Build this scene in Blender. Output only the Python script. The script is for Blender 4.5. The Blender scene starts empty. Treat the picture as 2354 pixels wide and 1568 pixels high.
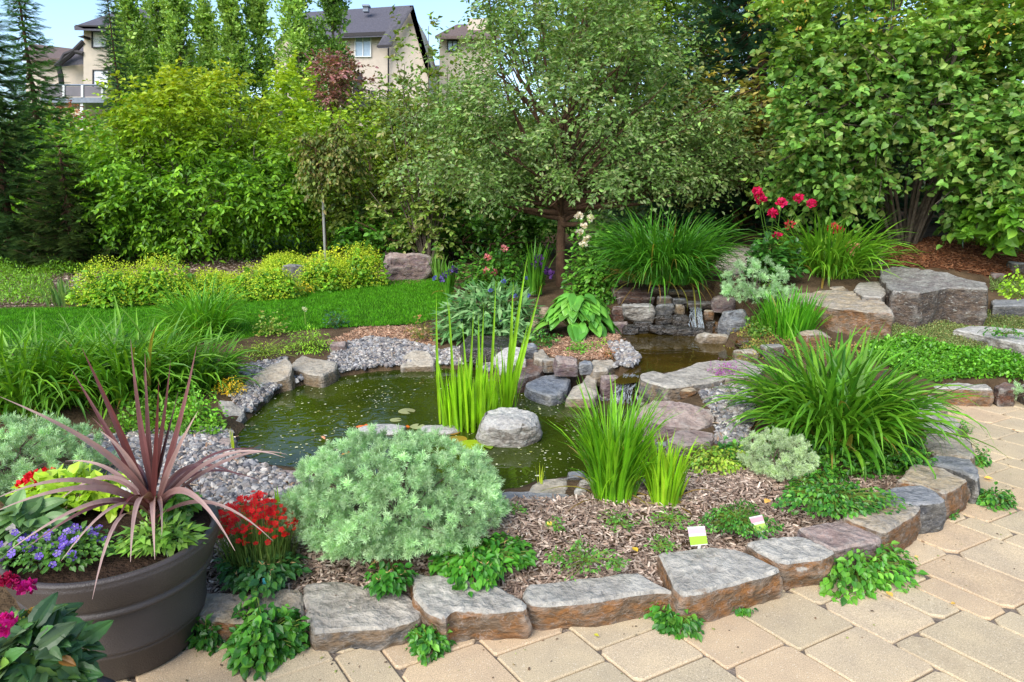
import bpy, bmesh, math, random
import numpy as np
from mathutils import Vector, noise, Matrix
rad = math.radians
rng = np.random.default_rng(7); random.seed(7)
SC = bpy.context.scene; COL = SC.collection

# ---------------------------------------------------------------- camera, sky, sun
FPX = 1569.0; PITCH = rad(13.0); CT, ST = math.cos(PITCH), math.sin(PITCH); EYE = 1.6
cam_d = bpy.data.cameras.new("camera"); cam = bpy.data.objects.new("camera", cam_d); COL.objects.link(cam)
cam.location = (0, 0, EYE); cam.rotation_euler = (rad(90) - PITCH, 0, 0)
cam_d.sensor_width = 36; cam_d.lens = 36 * FPX / 2354; cam_d.clip_end = 2000; cam_d.clip_start = .05
SC.camera = cam
world = bpy.data.worlds.new("World"); SC.world = world; world.use_nodes = True
SUN_EL, SUN_AZ = 41.0, 208.0     # azimuth measured clockwise from +Y
wn = world.node_tree; bg = wn.nodes['Background']
sky = wn.nodes.new('ShaderNodeTexSky'); sky.sky_type = 'NISHITA'; sky.sun_disc = False
sky.sun_elevation = rad(SUN_EL); sky.sun_rotation = rad(SUN_AZ); sky.air_density = 1.0; sky.dust_density = .6; sky.ozone_density = 2.2
wn.links.new(sky.outputs[0], bg.inputs[0]); bg.inputs[1].default_value = .13
sl = bpy.data.lights.new("sun", 'SUN'); sl.energy = 2.5; sl.angle = rad(50); sl.color = (1, .95, .87)
so = bpy.data.objects.new("sun", sl); COL.objects.link(so)
sd = Vector((math.sin(rad(SUN_AZ)) * math.cos(rad(SUN_EL)), math.cos(rad(SUN_AZ)) * math.cos(rad(SUN_EL)), math.sin(rad(SUN_EL))))
so.rotation_euler = sd.to_track_quat('Z', 'Y').to_euler()
SC.view_settings.view_transform = 'Standard'; SC.view_settings.look = 'None'
SC.view_settings.exposure = 1.14; SC.view_settings.gamma = 1
SC.render.engine = 'CYCLES'
SC.cycles.max_bounces = 8; SC.cycles.transparent_max_bounces = 8; SC.cycles.diffuse_bounces = 5

# ---------------------------------------------------------------- pixel <-> place helpers (pixels of the 2354x1568 view)
def ray(px, py):
    cx = (px - 1177) / FPX; cy = (784 - py) / FPX
    return np.array([cx, CT + cy * ST, -ST + cy * CT])
def P(px, py, z):
    d = ray(px, py); t = (z - EYE) / d[2]; return np.array([d[0] * t, d[1] * t, z])
def PY(px, py, Y):
    d = ray(px, py); t = Y / d[1]; return np.array([d[0] * t, Y, EYE + d[2] * t])
def pix(p):
    dep = p[1] * CT - (p[2] - EYE) * ST
    return 1177 + FPX * p[0] / dep, 784 - FPX * (p[1] * ST + (p[2] - EYE) * CT) / dep

# ---------------------------------------------------------------- terrain height
CPX = [(500,1380,.10),(800,1360,.11),(1100,1330,.115),(1300,1300,.12),(1500,1250,.12),(1700,1180,.13),(1900,1140,.13),(2050,1060,.13),(2100,960,.13),
 (1300,1180,.12),(1500,1170,.13),(1600,1050,.15),(1700,1000,.16),(1750,900,.19),(1950,850,.2),(2150,870,.13),(2300,870,.13),(2050,800,.26),(2200,800,.24),
 (2340,790,.24),(2100,745,.32),(2300,720,.36),(2330,660,.55),(2000,640,.62),(2200,585,.84),(2050,565,.86),(2340,560,.93),(1700,630,.62),(1800,615,.7),
 (1550,640,.62),(1400,740,.29),(1350,780,.24),(1280,830,.19),(1430,815,.235),(1200,845,.14),(1680,845,.24),(1690,800,.27),(1740,760,.33),(1400,690,.36),
 (430,1050,.12),(300,1050,.11),(500,1110,.11),(540,950,.1),(560,850,.12),(700,860,.1),(850,800,.12),(950,830,.1),(850,765,.14),(600,790,.15),(700,740,.16),
 (950,740,.16),(500,720,.17),(200,720,.16),(0,730,.15),(200,850,.13),(0,900,.12),(0,1000,.12),(100,1100,.1),(900,670,.2),(600,690,.2),(1000,650,.22),
 (900,610,.3),(600,600,.3),(300,600,.3),(0,620,.28),(1100,620,.3),(1290,655,.32),(1250,745,.21),(1420,660,.45)]
CW = [(-8,14,.5),(0,14,.75),(6,14,1.15),(12,14,1.3),(-10,20,1.3),(0,20,1.5),(10,20,1.9),(-20,42,5.0),(0,42,4.9),(20,42,5.4),(-70,90,9),(0,90,9),(70,90,9),
 (-50,20,1.3),(50,20,2.2),(-7,3,.1),(-12,7,.15),(9,4,.05),(11,8,.7),(-3,1,.08),(3,0,.08),(-100,140,11),(100,140,11),(0,160,11),(-60,0,0),(60,0,0)]
cps = np.array([P(*c) for c in CPX] + [np.array(c, float) for c in CW])
def _phi(r2): return np.where(r2 > 1e-12, r2 * np.log(np.maximum(r2, 1e-12)) * .5, 0)
def _tps():
    n = len(cps); X = cps[:, :2]; d2 = ((X[:, None] - X[None]) ** 2).sum(2)
    A = np.zeros((n + 3, n + 3)); A[:n, :n] = _phi(d2) + np.eye(n) * .03; A[:n, n] = 1; A[:n, n + 1:] = X; A[n, :n] = 1; A[n + 1:, :n] = X.T
    b = np.zeros(n + 3); b[:n] = cps[:, 2]; return np.linalg.solve(A, b)
_w = _tps()
def Hraw(x, y):
    x = np.atleast_1d(np.asarray(x, float)); y = np.atleast_1d(np.asarray(y, float)); sh = x.shape; x = x.ravel(); y = y.ravel(); out = np.empty(len(x)); n = len(cps)
    for i in range(0, len(x), 20000):
        a, b = x[i:i + 20000], y[i:i + 20000]
        d2 = (a[:, None] - cps[None, :, 0]) ** 2 + (b[:, None] - cps[None, :, 1]) ** 2
        out[i:i + 20000] = _phi(d2) @ _w[:n] + _w[n] + _w[n + 1] * a + _w[n + 2] * b
    return out.reshape(sh)
def inpoly(x, y, poly):
    r = np.zeros(np.shape(x), bool); n = len(poly)
    for i in range(n):
        x1, y1 = poly[i][:2]; x2, y2 = poly[(i + 1) % n][:2]
        c = ((y1 > y) != (y2 > y)); r ^= c & (x < (x2 - x1) * (y - y1) / ((y2 - y1) if y2 != y1 else 1e-9) + x1)
    return r
def dpoly(x, y, poly, closed=True):
    best = np.full(np.shape(x), 1e9); n = len(poly)
    for i in range(n if closed else n - 1):
        ax, ay = poly[i][:2]; bx, by = poly[(i + 1) % n][:2]; L = (bx - ax) ** 2 + (by - ay) ** 2 + 1e-12
        t = np.clip(((x - ax) * (bx - ax) + (y - ay) * (by - ay)) / L, 0, 1)
        best = np.minimum(best, np.hypot(x - ax - t * (bx - ax), y - ay - t * (by - ay)))
    return best
WZ1, WZ2 = .05, .2
POND = [P(a, b, WZ1) for a, b in [(540,1045),(548,990),(600,935),(650,898),(740,872),(870,853),(990,846),(1090,850),(1130,872),(1200,893),(1225,925),(1300,932),(1380,938),
 (1440,935),(1475,950),(1465,1000),(1515,1035),(1480,1080),(1400,1105),(1310,1108),(1240,1115),(1190,1135),(1120,1140),(980,1120),(900,1105),(750,1090),(650,1082),(590,1072)]]
POND2 = [P(a, b, WZ2) for a, b in [(1420,772),(1500,755),(1600,758),(1640,785),(1720,812),(1690,838),(1560,855),(1490,868),(1440,876),(1420,872),(1468,838),(1466,815),(1440,792)]]
PIT2 = [P(1190, 945, .05), P(1480, 950, .05), P(1488, 872, .15), P(1425, 862, .15), P(1340, 866, .1), P(1250, 862, .1), P(1190, 880, .08)]
PIT = [PY(1395, 760, 6.1), PY(1400, 740, 7.0), PY(1500, 740, 7.15), PY(1640, 740, 7.0), PY(1750, 740, 6.7), PY(1745, 780, 6.15), PY(1680, 800, 5.9)]
# the line of edging stones: bed on its far side, patio on the near side
EDGE = [P(a, b, 0.0) for a, b in [(300,1440),(540,1440),(700,1465),(960,1450),(1200,1440),(1540,1375),(1800,1335),(1960,1270),(2080,1225),(2170,1170),(2225,1125),(2240,1080),(2230,1020),(2200,985),(2150,935),(2160,908),(2290,908),(2420,915),(2600,925)]]
EDGE = [np.array([-3.4, 2.6, 0]), np.array([-2.2, 1.9, 0])] + EDGE + [np.array([9, 5.6, 0])]
BED = EDGE + [np.array([60, 8, 0]), np.array([60, 160, 0]), np.array([-60, 160, 0]), np.array([-60, 2.6, 0])]
BED = [b for b in BED]
def sm(t): t = np.clip(t, 0, 1); return t * t * (3 - 2 * t)
def H(x, y):
    x = np.atleast_1d(np.asarray(x, float)); y = np.atleast_1d(np.asarray(y, float))
    h = Hraw(x, y)
    near = (y < 14) & (y > .5) & (abs(x) < 12)
    xn, yn, hn = x[near], y[near], h[near]
    for poly, wz, dp in ((POND, WZ1, .3), (POND2, WZ2, .2)):
        i = inpoly(xn, yn, poly); d = dpoly(xn, yn, poly)
        hn = np.where(i, wz - .02 - dp * sm(d / .35), np.where(d < .12, np.maximum(hn, wz + .025), hn))
        if wz == WZ1: hn = np.where(~i & (d < .6), np.minimum(hn, wz + .035 + .3 * d), hn)
    hn = np.where(inpoly(xn, yn, PIT), np.minimum(hn, .17), hn); hn = np.where(inpoly(xn, yn, PIT2), np.minimum(hn, .02), hn)
    h = h.copy(); h[near] = hn
    ib = inpoly(x, y, BED); d = dpoly(x, y, EDGE, False)
    h = np.where(y < 4.6, np.minimum(h, .045 + np.maximum(0, d - .22) * .35), h)
    h = np.where(ib, h, -.09)
    return h
def h1(x, y): return float(H([x], [y])[0])
def PG(px, py):
    d = ray(px, py); ts = np.linspace(1.2, 60, 1500) ** 1.0
    ts = np.concatenate([np.linspace(1, 14, 1300), np.linspace(14, 90, 600)])
    xs, ys, zs = d[0] * ts, d[1] * ts, EYE + d[2] * ts
    g = Hraw(xs, ys); k = np.argmax(zs < g) if (zs < g).any() else len(ts) - 1
    t = ts[k]; return np.array([d[0] * t, d[1] * t, float(g[k])])
def polyG(pts): return [PG(a, b) for a, b in pts]
def BB(x0, y0, x1, y1, dr=.8, zb=None):
    """footprint centre, width, depth, height of a thing whose silhouette fills a box of the view"""
    b = PG((x0 + x1) / 2, y1) if zb is None else P((x0 + x1) / 2, y1, zb)
    dep = b[1] * CT - (b[2] - EYE) * ST; w = (x1 - x0) / FPX * dep; d = w * dr
    dep2 = dep + d * .5 * CT; w *= dep2 / dep; d = w * dr
    Yc = b[1] + d * .5; Xc = b[0] * Yc / b[1]
    top = PY((x0 + x1) / 2, y0, Yc + d * .1)[2]
    return np.array([Xc, Yc, b[2]]), w, d, max(top - b[2], .02)

# ---------------------------------------------------------------- mesh and naming helpers
def S(r, g, b):
    f = lambda c: (c / 255 / 12.92) if c <= 10 else ((c / 255 + .055) / 1.055) ** 2.4
    return np.array([f(r), f(g), f(b)])
WL = {}
class MB:
    def __init__(s): s.v = []; s.t = []; s.q = []; s.c = []; s.n = 0
    def add(s, v, tris=None, quads=None, col=(.5, .5, .5)):
        v = np.asarray(v, float).reshape(-1, 3); col = np.asarray(col, float)
        if col.ndim == 1: col = np.tile(col, (len(v), 1))
        if tris is not None and len(tris): s.t.append(np.asarray(tris, int).reshape(-1, 3) + s.n)
        if quads is not None and len(quads): s.q.append(np.asarray(quads, int).reshape(-1, 4) + s.n)
        s.v.append(v); s.c.append(col); s.n += len(v)
    def inst(s, tv, tt, tq, pos, R, sc, col):
        """copies of a template: tv (k,3), pos (n,3), R (n,3,3) columns, sc (n,) or (n,3), col (n,3)"""
        tv = np.asarray(tv, float); n, k = len(pos), len(tv)
        sc = np.asarray(sc, float); sc = sc[:, None] if sc.ndim == 1 else sc
        v = np.einsum('nij,nkj->nki', R, tv[None] * (sc[:, None, :])) + pos[:, None]
        off = (np.arange(n) * k)[:, None, None]
        t = (np.asarray(tt, int).reshape(1, -1, 3) + off).reshape(-1, 3) if tt is not None and len(tt) else None
        q = (np.asarray(tq, int).reshape(1, -1, 4) + off).reshape(-1, 4) if tq is not None and len(tq) else None
        s.add(v.reshape(-1, 3), t, q, np.repeat(col, k, 0))
    def box(s, c, size, col=(.5, .5, .5), rz=0):
        x, y, z = np.array(size) / 2.
        v = np.array([[-x,-y,-z],[x,-y,-z],[x,y,-z],[-x,y,-z],[-x,-y,z],[x,-y,z],[x,y,z],[-x,y,z]])
        if rz: cs, sn = math.cos(rz), math.sin(rz); v = v @ np.array([[cs, sn, 0], [-sn, cs, 0], [0, 0, 1]])
        s.add(v + np.asarray(c), None, [[0,3,2,1],[4,5,6,7],[0,1,5,4],[1,2,6,5],[2,3,7,6],[3,0,4,7]], col)
    def tube(s, pts, r, col=(.5, .5, .5), k=6):
        pts = np.asarray(pts, float); n = len(pts); r = np.broadcast_to(np.asarray(r, float), (n,))
        t = np.gradient(pts, axis=0); t /= np.linalg.norm(t, axis=1)[:, None] + 1e-9
        ref = np.where(abs(t[:, 2:3]) > .9, np.array([[1., 0, 0]]), np.array([[0, 0, 1.]]))
        a = np.cross(t, ref); a /= np.linalg.norm(a, axis=1)[:, None] + 1e-9; b = np.cross(t, a)
        an = np.arange(k) / k * 2 * np.pi
        v = pts[:, None] + r[:, None, None] * (np.cos(an)[None, :, None] * a[:, None] + np.sin(an)[None, :, None] * b[:, None])
        q = [[i * k + j, i * k + (j + 1) % k, (i + 1) * k + (j + 1) % k, (i + 1) * k + j] for i in range(n - 1) for j in range(k)]
        vv = np.concatenate([v.reshape(-1, 3), pts[-1:]]); tt = [[(n - 1) * k + j, (n - 1) * k + (j + 1) % k, n * k] for j in range(k)]
        s.add(vv, tt, q, col)
    def lathe(s, prof, c, k=64, col=(.5, .5, .5)):
        prof = np.asarray(prof, float); an = np.arange(k) / k * 2 * np.pi; n = len(prof)
        v = np.stack([prof[:, 0:1] * np.cos(an), prof[:, 0:1] * np.sin(an), np.repeat(prof[:, 1:2], k, 1)], 2) + np.asarray(c)
        q = [[i * k + j, i * k + (j + 1) % k, (i + 1) * k + (j + 1) % k, (i + 1) * k + j] for i in range(n - 1) for j in range(k)]
        s.add(v.reshape(-1, 3), None, q, col)
    def build(s, name, mat, parent=None, origin=None, smooth=False):
        v = np.concatenate(s.v); c = np.concatenate(s.c)
        o0 = WL[parent.name] if parent is not None else (np.asarray(origin, float) if origin is not None else np.zeros(3))
        me = bpy.data.meshes.new(name); v = v - o0
        T = np.concatenate(s.t) if s.t else np.zeros((0, 3), int); Q = np.concatenate(s.q) if s.q else np.zeros((0, 4), int)
        me.vertices.add(len(v)); me.vertices.foreach_set('co', v.ravel().astype(np.float32))
        li = np.concatenate([T.ravel(), Q.ravel()]).astype(np.int32); me.loops.add(len(li)); me.loops.foreach_set('vertex_index', li)
        tot = np.concatenate([np.full(len(T), 3), np.full(len(Q), 4)]).astype(np.int32); st = np.concatenate([[0], np.cumsum(tot)[:-1]]).astype(np.int32)
        me.polygons.add(len(tot)); me.polygons.foreach_set('loop_start', st); me.polygons.foreach_set('loop_total', tot)
        me.polygons.foreach_set('use_smooth', np.full(len(tot), smooth))
        a = me.color_attributes.new('Col', 'FLOAT_COLOR', 'POINT')
        a.data.foreach_set('color', np.concatenate([c, np.ones((len(c), 1))], 1).ravel().astype(np.float32))
        me.update(calc_edges=True); me.validate()
        me.materials.append(mat)
        return link(name, me, parent, o0)
def link(name, me, parent, o0):
    o = bpy.data.objects.new(name, me); COL.objects.link(o)
    if parent is not None: o.parent = parent
    else: o.location = o0
    WL[o.name] = np.array(o0, float); return o
def thing(name, label, cat, loc, group=None):
    o = bpy.data.objects.new(name, None); COL.objects.link(o); o.location = loc; o.empty_display_size = .1; WL[o.name] = np.array(loc, float)
    return tag(o, label, cat, group)
def tag(o, label=None, cat=None, group=None, kind=None):
    if label: o['label'] = label
    if cat: o['category'] = cat
    if group: o['group'] = group
    if kind: o['kind'] = kind
    return o
def copy_tree(o, loc, rz=0, sc=1., parent=None):
    c = o.copy(); COL.objects.link(c)
    if parent is None: c.location = loc; c.rotation_euler = (0, 0, rz); c.scale = (sc, sc, sc) if np.isscalar(sc) else sc
    else: c.parent = parent
    for ch in o.children: copy_tree(ch, None, 0, 1, c)
    return c

# ---------------------------------------------------------------- materials
def newmat(name):
    m = bpy.data.materials.new(name); m.use_nodes = True; nt = m.node_tree; nt.nodes.clear()
    out = nt.nodes.new('ShaderNodeOutputMaterial'); return m, nt, out
def N(nt, t, **kw):
    n = nt.nodes.new(t)
    for k, v in kw.items():
        if k.startswith('i_'): n.inputs[int(k[2:])].default_value = v
        else: setattr(n, k, v)
    return n
def ramp(nt, fac, stops):
    r = nt.nodes.new('ShaderNodeValToRGB'); e = r.color_ramp.elements
    while len(e) < len(stops): e.new(.5)
    for k, (p, c) in enumerate(stops): e[k].position = p; e[k].color = (*c, 1) if len(c) == 3 else c
    nt.links.new(fac, r.inputs[0]); return r.outputs[0]
def mixc(nt, f, a, b, mode='MIX'):
    m = N(nt, 'ShaderNodeMix', data_type='RGBA', blend_type=mode)
    for s, v in ((m.inputs[0], f), (m.inputs[6], a), (m.inputs[7], b)):
        if hasattr(v, 'is_output') or isinstance(v, bpy.types.NodeSocket): nt.links.new(v, s)
        elif isinstance(v, (int, float)): s.default_value = v
        else: s.default_value = (*v, 1)
    return m.outputs[2]
def leafmat(name, rough=.45, trans=.32, spec=.4, vary=.25, tint=(1.45, 1.2, .8)):
    m, nt, out = newmat(name); L = nt.links.new
    at = N(nt, 'ShaderNodeAttribute', attribute_name='Col')
    nz = N(nt, 'ShaderNodeTexNoise'); nz.inputs['Scale'].default_value = 9; geo = N(nt, 'ShaderNodeNewGeometry'); L(geo.outputs['Position'], nz.inputs['Vector'])
    f = ramp(nt, nz.outputs['Fac'], [(.3, (1 - vary,) * 3), (.7, (1 + vary,) * 3)])
    c = mixc(nt, 1.0, mixc(nt, 1.0, at.outputs['Color'], f, 'MULTIPLY'), tint, 'MULTIPLY')
    p = N(nt, 'ShaderNodeBsdfPrincipled'); L(c, p.inputs['Base Color']); p.inputs['Roughness'].default_value = rough; p.inputs['Specular IOR Level'].default_value = spec
    tr = N(nt, 'ShaderNodeBsdfTranslucent'); c2 = mixc(nt, 1.0, c, (1.5, 1.35, .6), 'MULTIPLY'); L(c2, tr.inputs['Color'])
    ms = N(nt, 'ShaderNodeMixShader'); ms.inputs[0].default_value = trans; L(p.outputs[0], ms.inputs[1]); L(tr.outputs[0], ms.inputs[2]); L(ms.outputs[0], out.inputs[0])
    return m
def plain(name, col=None, rough=.7, spec=.3, bump=0, bs=40, vary=.15, ns=6, metal=0):
    m, nt, out = newmat(name); L = nt.links.new; p = N(nt, 'ShaderNodeBsdfPrincipled'); L(p.outputs[0], out.inputs[0])
    geo = N(nt, 'ShaderNodeNewGeometry'); nz = N(nt, 'ShaderNodeTexNoise'); nz.inputs['Scale'].default_value = ns; nz.inputs['Detail'].default_value = 6; L(geo.outputs['Position'], nz.inputs['Vector'])
    f = ramp(nt, nz.outputs['Fac'], [(.3, (1 - vary,) * 3), (.7, (1 + vary,) * 3)])
    if col is None: at = N(nt, 'ShaderNodeAttribute', attribute_name='Col'); base = at.outputs['Color']
    else: base = tuple(col)
    L(mixc(nt, 1.0, base, f, 'MULTIPLY'), p.inputs['Base Color']); p.inputs['Roughness'].default_value = rough; p.inputs['Specular IOR Level'].default_value = spec; p.inputs['Metallic'].default_value = metal
    if bump:
        n2 = N(nt, 'ShaderNodeTexNoise'); n2.inputs['Scale'].default_value = bs; n2.inputs['Detail'].default_value = 8; L(geo.outputs['Position'], n2.inputs['Vector'])
        b = N(nt, 'ShaderNodeBump'); b.inputs['Strength'].default_value = bump; b.inputs['Distance'].default_value = .02; L(n2.outputs['Fac'], b.inputs['Height']); L(b.outputs[0], p.inputs['Normal'])
    return m
def rockmat(name, top, top2, side, side2, rough=.85, sc=7., wet=False, lichen=.0, streak=1.):
    m, nt, out = newmat(name); L = nt.links.new; p = N(nt, 'ShaderNodeBsdfPrincipled'); L(p.outputs[0], out.inputs[0])
    geo = N(nt, 'ShaderNodeNewGeometry'); mp = N(nt, 'ShaderNodeMapping'); L(geo.outputs['Position'], mp.inputs[0]); mp.inputs['Scale'].default_value = (1, 1, 2.2 * streak); mp.inputs['Rotation'].default_value = (.2, .15, .4)
    def nz(s, d=8, r=.6):
        n = N(nt, 'ShaderNodeTexNoise'); n.inputs['Scale'].default_value = s; n.inputs['Detail'].default_value = d; n.inputs['Roughness'].default_value = r; n.inputs['Distortion'].default_value = .4; L(mp.outputs[0], n.inputs['Vector']); return n.outputs['Fac']
    a, b, c3 = nz(sc), nz(sc * 4.5), nz(sc * 1.7, 5)
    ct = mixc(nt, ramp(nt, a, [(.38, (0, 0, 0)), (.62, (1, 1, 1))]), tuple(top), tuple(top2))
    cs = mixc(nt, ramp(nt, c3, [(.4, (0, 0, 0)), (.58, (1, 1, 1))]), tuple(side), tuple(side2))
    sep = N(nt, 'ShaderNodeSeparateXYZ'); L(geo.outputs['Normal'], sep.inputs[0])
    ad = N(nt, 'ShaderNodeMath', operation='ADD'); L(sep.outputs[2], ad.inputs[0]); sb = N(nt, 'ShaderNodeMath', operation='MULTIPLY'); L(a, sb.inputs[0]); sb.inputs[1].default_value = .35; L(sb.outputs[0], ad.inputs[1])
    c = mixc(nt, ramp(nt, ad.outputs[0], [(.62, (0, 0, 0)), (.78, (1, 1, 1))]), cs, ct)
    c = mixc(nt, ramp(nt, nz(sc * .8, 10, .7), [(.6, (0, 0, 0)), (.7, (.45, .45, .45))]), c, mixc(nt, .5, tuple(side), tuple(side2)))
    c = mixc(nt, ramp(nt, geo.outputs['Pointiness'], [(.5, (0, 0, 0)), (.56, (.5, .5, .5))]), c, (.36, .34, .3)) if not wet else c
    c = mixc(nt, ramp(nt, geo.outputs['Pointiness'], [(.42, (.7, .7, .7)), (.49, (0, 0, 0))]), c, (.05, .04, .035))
    c = mixc(nt, 1.0, c, ramp(nt, b, [(.3, (.62, .62, .62)), (.5, (1, 1, 1)), (.72, (1.3, 1.28, 1.25))]), 'MULTIPLY')
    # quartz veins and pale lichen spots
    v = N(nt, 'ShaderNodeTexVoronoi', feature='DISTANCE_TO_EDGE'); v.inputs['Scale'].default_value = sc * .55
    mv = N(nt, 'ShaderNodeVectorMath', operation='ADD'); n3 = N(nt, 'ShaderNodeTexNoise'); n3.inputs['Scale'].default_value = sc; L(mp.outputs[0], n3.inputs['Vector']); L(mp.outputs[0], mv.inputs[0]); L(n3.outputs['Color'], mv.inputs[1]); L(mv.outputs[0], v.inputs['Vector'])
    c = mixc(nt, ramp(nt, v.outputs['Distance'], [(0, (.28, .28, .28)), (.03, (0, 0, 0))]), c, (.42, .4, .38))
    if lichen: c = mixc(nt, ramp(nt, nz(sc * 2.6, 3), [(.6, (0, 0, 0)), (.68, (lichen,) * 3)]), c, (.5, .5, .44))
    L(c, p.inputs['Base Color']); p.inputs['Roughness'].default_value = .2 if wet else rough; p.inputs['Specular IOR Level'].default_value = .6 if wet else .3
    h = N(nt, 'ShaderNodeMath', operation='ADD'); L(a, h.inputs[0]); mb = N(nt, 'ShaderNodeMath', operation='MULTIPLY'); L(b, mb.inputs[0]); mb.inputs[1].default_value = .45; L(mb.outputs[0], h.inputs[1])
    bp = N(nt, 'ShaderNodeBump'); bp.inputs['Strength'].default_value = .9; bp.inputs['Distance'].default_value = .045; L(h.outputs[0], bp.inputs['Height']); L(bp.outputs[0], p.inputs['Normal'])
    return m
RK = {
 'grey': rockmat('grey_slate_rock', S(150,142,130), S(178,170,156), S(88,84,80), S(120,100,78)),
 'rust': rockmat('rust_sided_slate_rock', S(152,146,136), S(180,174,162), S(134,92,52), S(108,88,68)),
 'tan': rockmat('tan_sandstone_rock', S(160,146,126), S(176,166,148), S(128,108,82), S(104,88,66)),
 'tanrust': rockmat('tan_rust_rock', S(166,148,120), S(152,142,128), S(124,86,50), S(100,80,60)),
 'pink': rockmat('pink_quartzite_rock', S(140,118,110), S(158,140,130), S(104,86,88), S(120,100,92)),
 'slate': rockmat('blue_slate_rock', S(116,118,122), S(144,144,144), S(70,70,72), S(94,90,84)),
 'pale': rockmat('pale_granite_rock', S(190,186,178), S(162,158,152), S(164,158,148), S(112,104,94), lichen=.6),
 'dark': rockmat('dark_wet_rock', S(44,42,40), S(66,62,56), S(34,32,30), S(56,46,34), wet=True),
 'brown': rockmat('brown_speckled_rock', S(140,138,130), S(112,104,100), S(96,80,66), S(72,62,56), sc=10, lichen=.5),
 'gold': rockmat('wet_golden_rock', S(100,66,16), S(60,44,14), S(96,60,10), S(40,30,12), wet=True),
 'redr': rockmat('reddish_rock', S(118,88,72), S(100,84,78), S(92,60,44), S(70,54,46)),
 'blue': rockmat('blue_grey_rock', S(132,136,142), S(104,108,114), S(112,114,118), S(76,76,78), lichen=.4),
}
LM = leafmat('leaf_surface'); LMs = leafmat('soft_leaf_surface', rough=.7, trans=.25, spec=.15, tint=(1.1, 1.15, 1.0)); LMg = leafmat('glossy_leaf_surface', rough=.36, trans=.22, spec=.4, tint=(1.2, 1.1, .85)); LMl = leafmat('lilac_leaf_surface', rough=.45, trans=.3, spec=.4, tint=(1.22, 1.22, .9)); LMa = leafmat('apple_leaf_surface', rough=.45, trans=.3, spec=.4, tint=(1.3, 1.25, 1.0))
BARK = plain('bark', S(88,66,50), .9, .2, .8, 60, .3, 14); BARK2 = plain('grey_bark', S(96,86,74), .9, .2, .8, 60, .3, 14)
PET = leafmat('petal_surface', rough=.6, trans=.3, spec=.2, vary=.15, tint=(1, 1, 1))

def unit(v): return v / (np.linalg.norm(v, axis=-1, keepdims=True) + 1e-9)
def frames(a, n):
    a = unit(a); x = unit(np.cross(a, n)); z = np.cross(x, a); return np.stack([x, a, z], 2)
def rnd(n, k=3): return rng.normal(size=(n, k))
def pal(n, cols, jit=.12, w=None):
    cols = np.array(cols); k = rng.integers(0, len(cols), n) if w is None else rng.choice(len(cols), n, p=np.array(w) / sum(w))
    k2 = rng.integers(0, len(cols), n); t = rng.random((n, 1)) * .5
    c = cols[k] * (1 - t) + cols[k2] * t
    return np.clip(c * (1 + rng.normal(size=(n, 1)) * jit), .004, 1)
# leaf templates: x = width, y = length, z = normal
OV = np.array([[0,0,0],[-.26,.28,.06],[-.3,.55,.05],[0,.5,-.03],[.26,.28,.06],[.3,.55,.05],[0,1,-.12]]); OVT = [[0,4,3],[0,3,1],[1,3,2],[4,5,3],[3,5,6],[3,6,2]]
HT = np.array([[0,.06,0],[-.28,-.02,.04],[-.42,.25,.06],[-.3,.62,.03],[0,.45,-.04],[.28,-.02,.04],[.42,.25,.06],[.3,.62,.03],[0,1,-.15]]); HTT = [[0,4,1],[1,4,2],[2,4,3],[3,4,8],[0,5,4],[5,6,4],[6,7,4],[7,8,4]]
def bigleaf(wid, heart=.0, nl=7, serr=.0):
    V = []; T = []
    for i in range(nl + 1):
        y = i / nl; w = wid * math.sin(math.pi * min(1, (y * .93 + .07)) ** .75) ** .8 * (1 - serr * (i % 2)) + .004
        if i == nl: w = .004
        for k, x in enumerate((-1, -.5, 0, .5, 1)):
            yy = y - heart * abs(x) * (1 - y) * .5; V.append([x * w, yy, abs(x) * w * .35 - .2 * y * y + (.02 if abs(x) == .5 else 0)])
    for i in range(nl):
        for k in range(4): a = i * 5 + k; T += [[a, a + 1, a + 6], [a, a + 6, a + 5]]
    return np.array(V), T
BL = bigleaf(.3); BLW = bigleaf(.4, .3, 8); BLS = bigleaf(.3, .1, 9, .1)
NR = np.array([[0,0,0],[-.12,.4,.03],[.12,.4,.03],[0,1,-.12]]); NRT = [[0,2,1],[1,2,3]]
QD = np.array([[0,0,0],[-.3,.5,.05],[0,1,0],[.3,.5,.05]]); QDT = [[0,3,1],[1,3,2]]
SL = np.array([[-.05,0,0],[.05,0,0],[0,1,0]]); SLT = [[0,1,2]]
def sprig(n, spread, wid=.07, seed=0, up=.6):
    """a tuft of fine slivers round an upward axis (y)"""
    r = np.random.default_rng(seed); V = []; T = []
    for i in range(n):
        a = r.random() * 6.28; el = r.uniform(.1, 1) * spread
        d = np.array([math.cos(a) * math.sin(el), math.cos(el), math.sin(a) * math.sin(el)]); b = np.array([0, r.uniform(0, up), 0]); L = r.uniform(.45, .8)
        w = unit(np.cross(d, r.normal(size=3))) * wid; m = b + d * L * .6
        k = len(V); V += [b, m - w, m + w, b + d * L]; T += [[k, k + 2, k + 1], [k + 1, k + 2, k + 3]]
    return np.array(V), T
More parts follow.
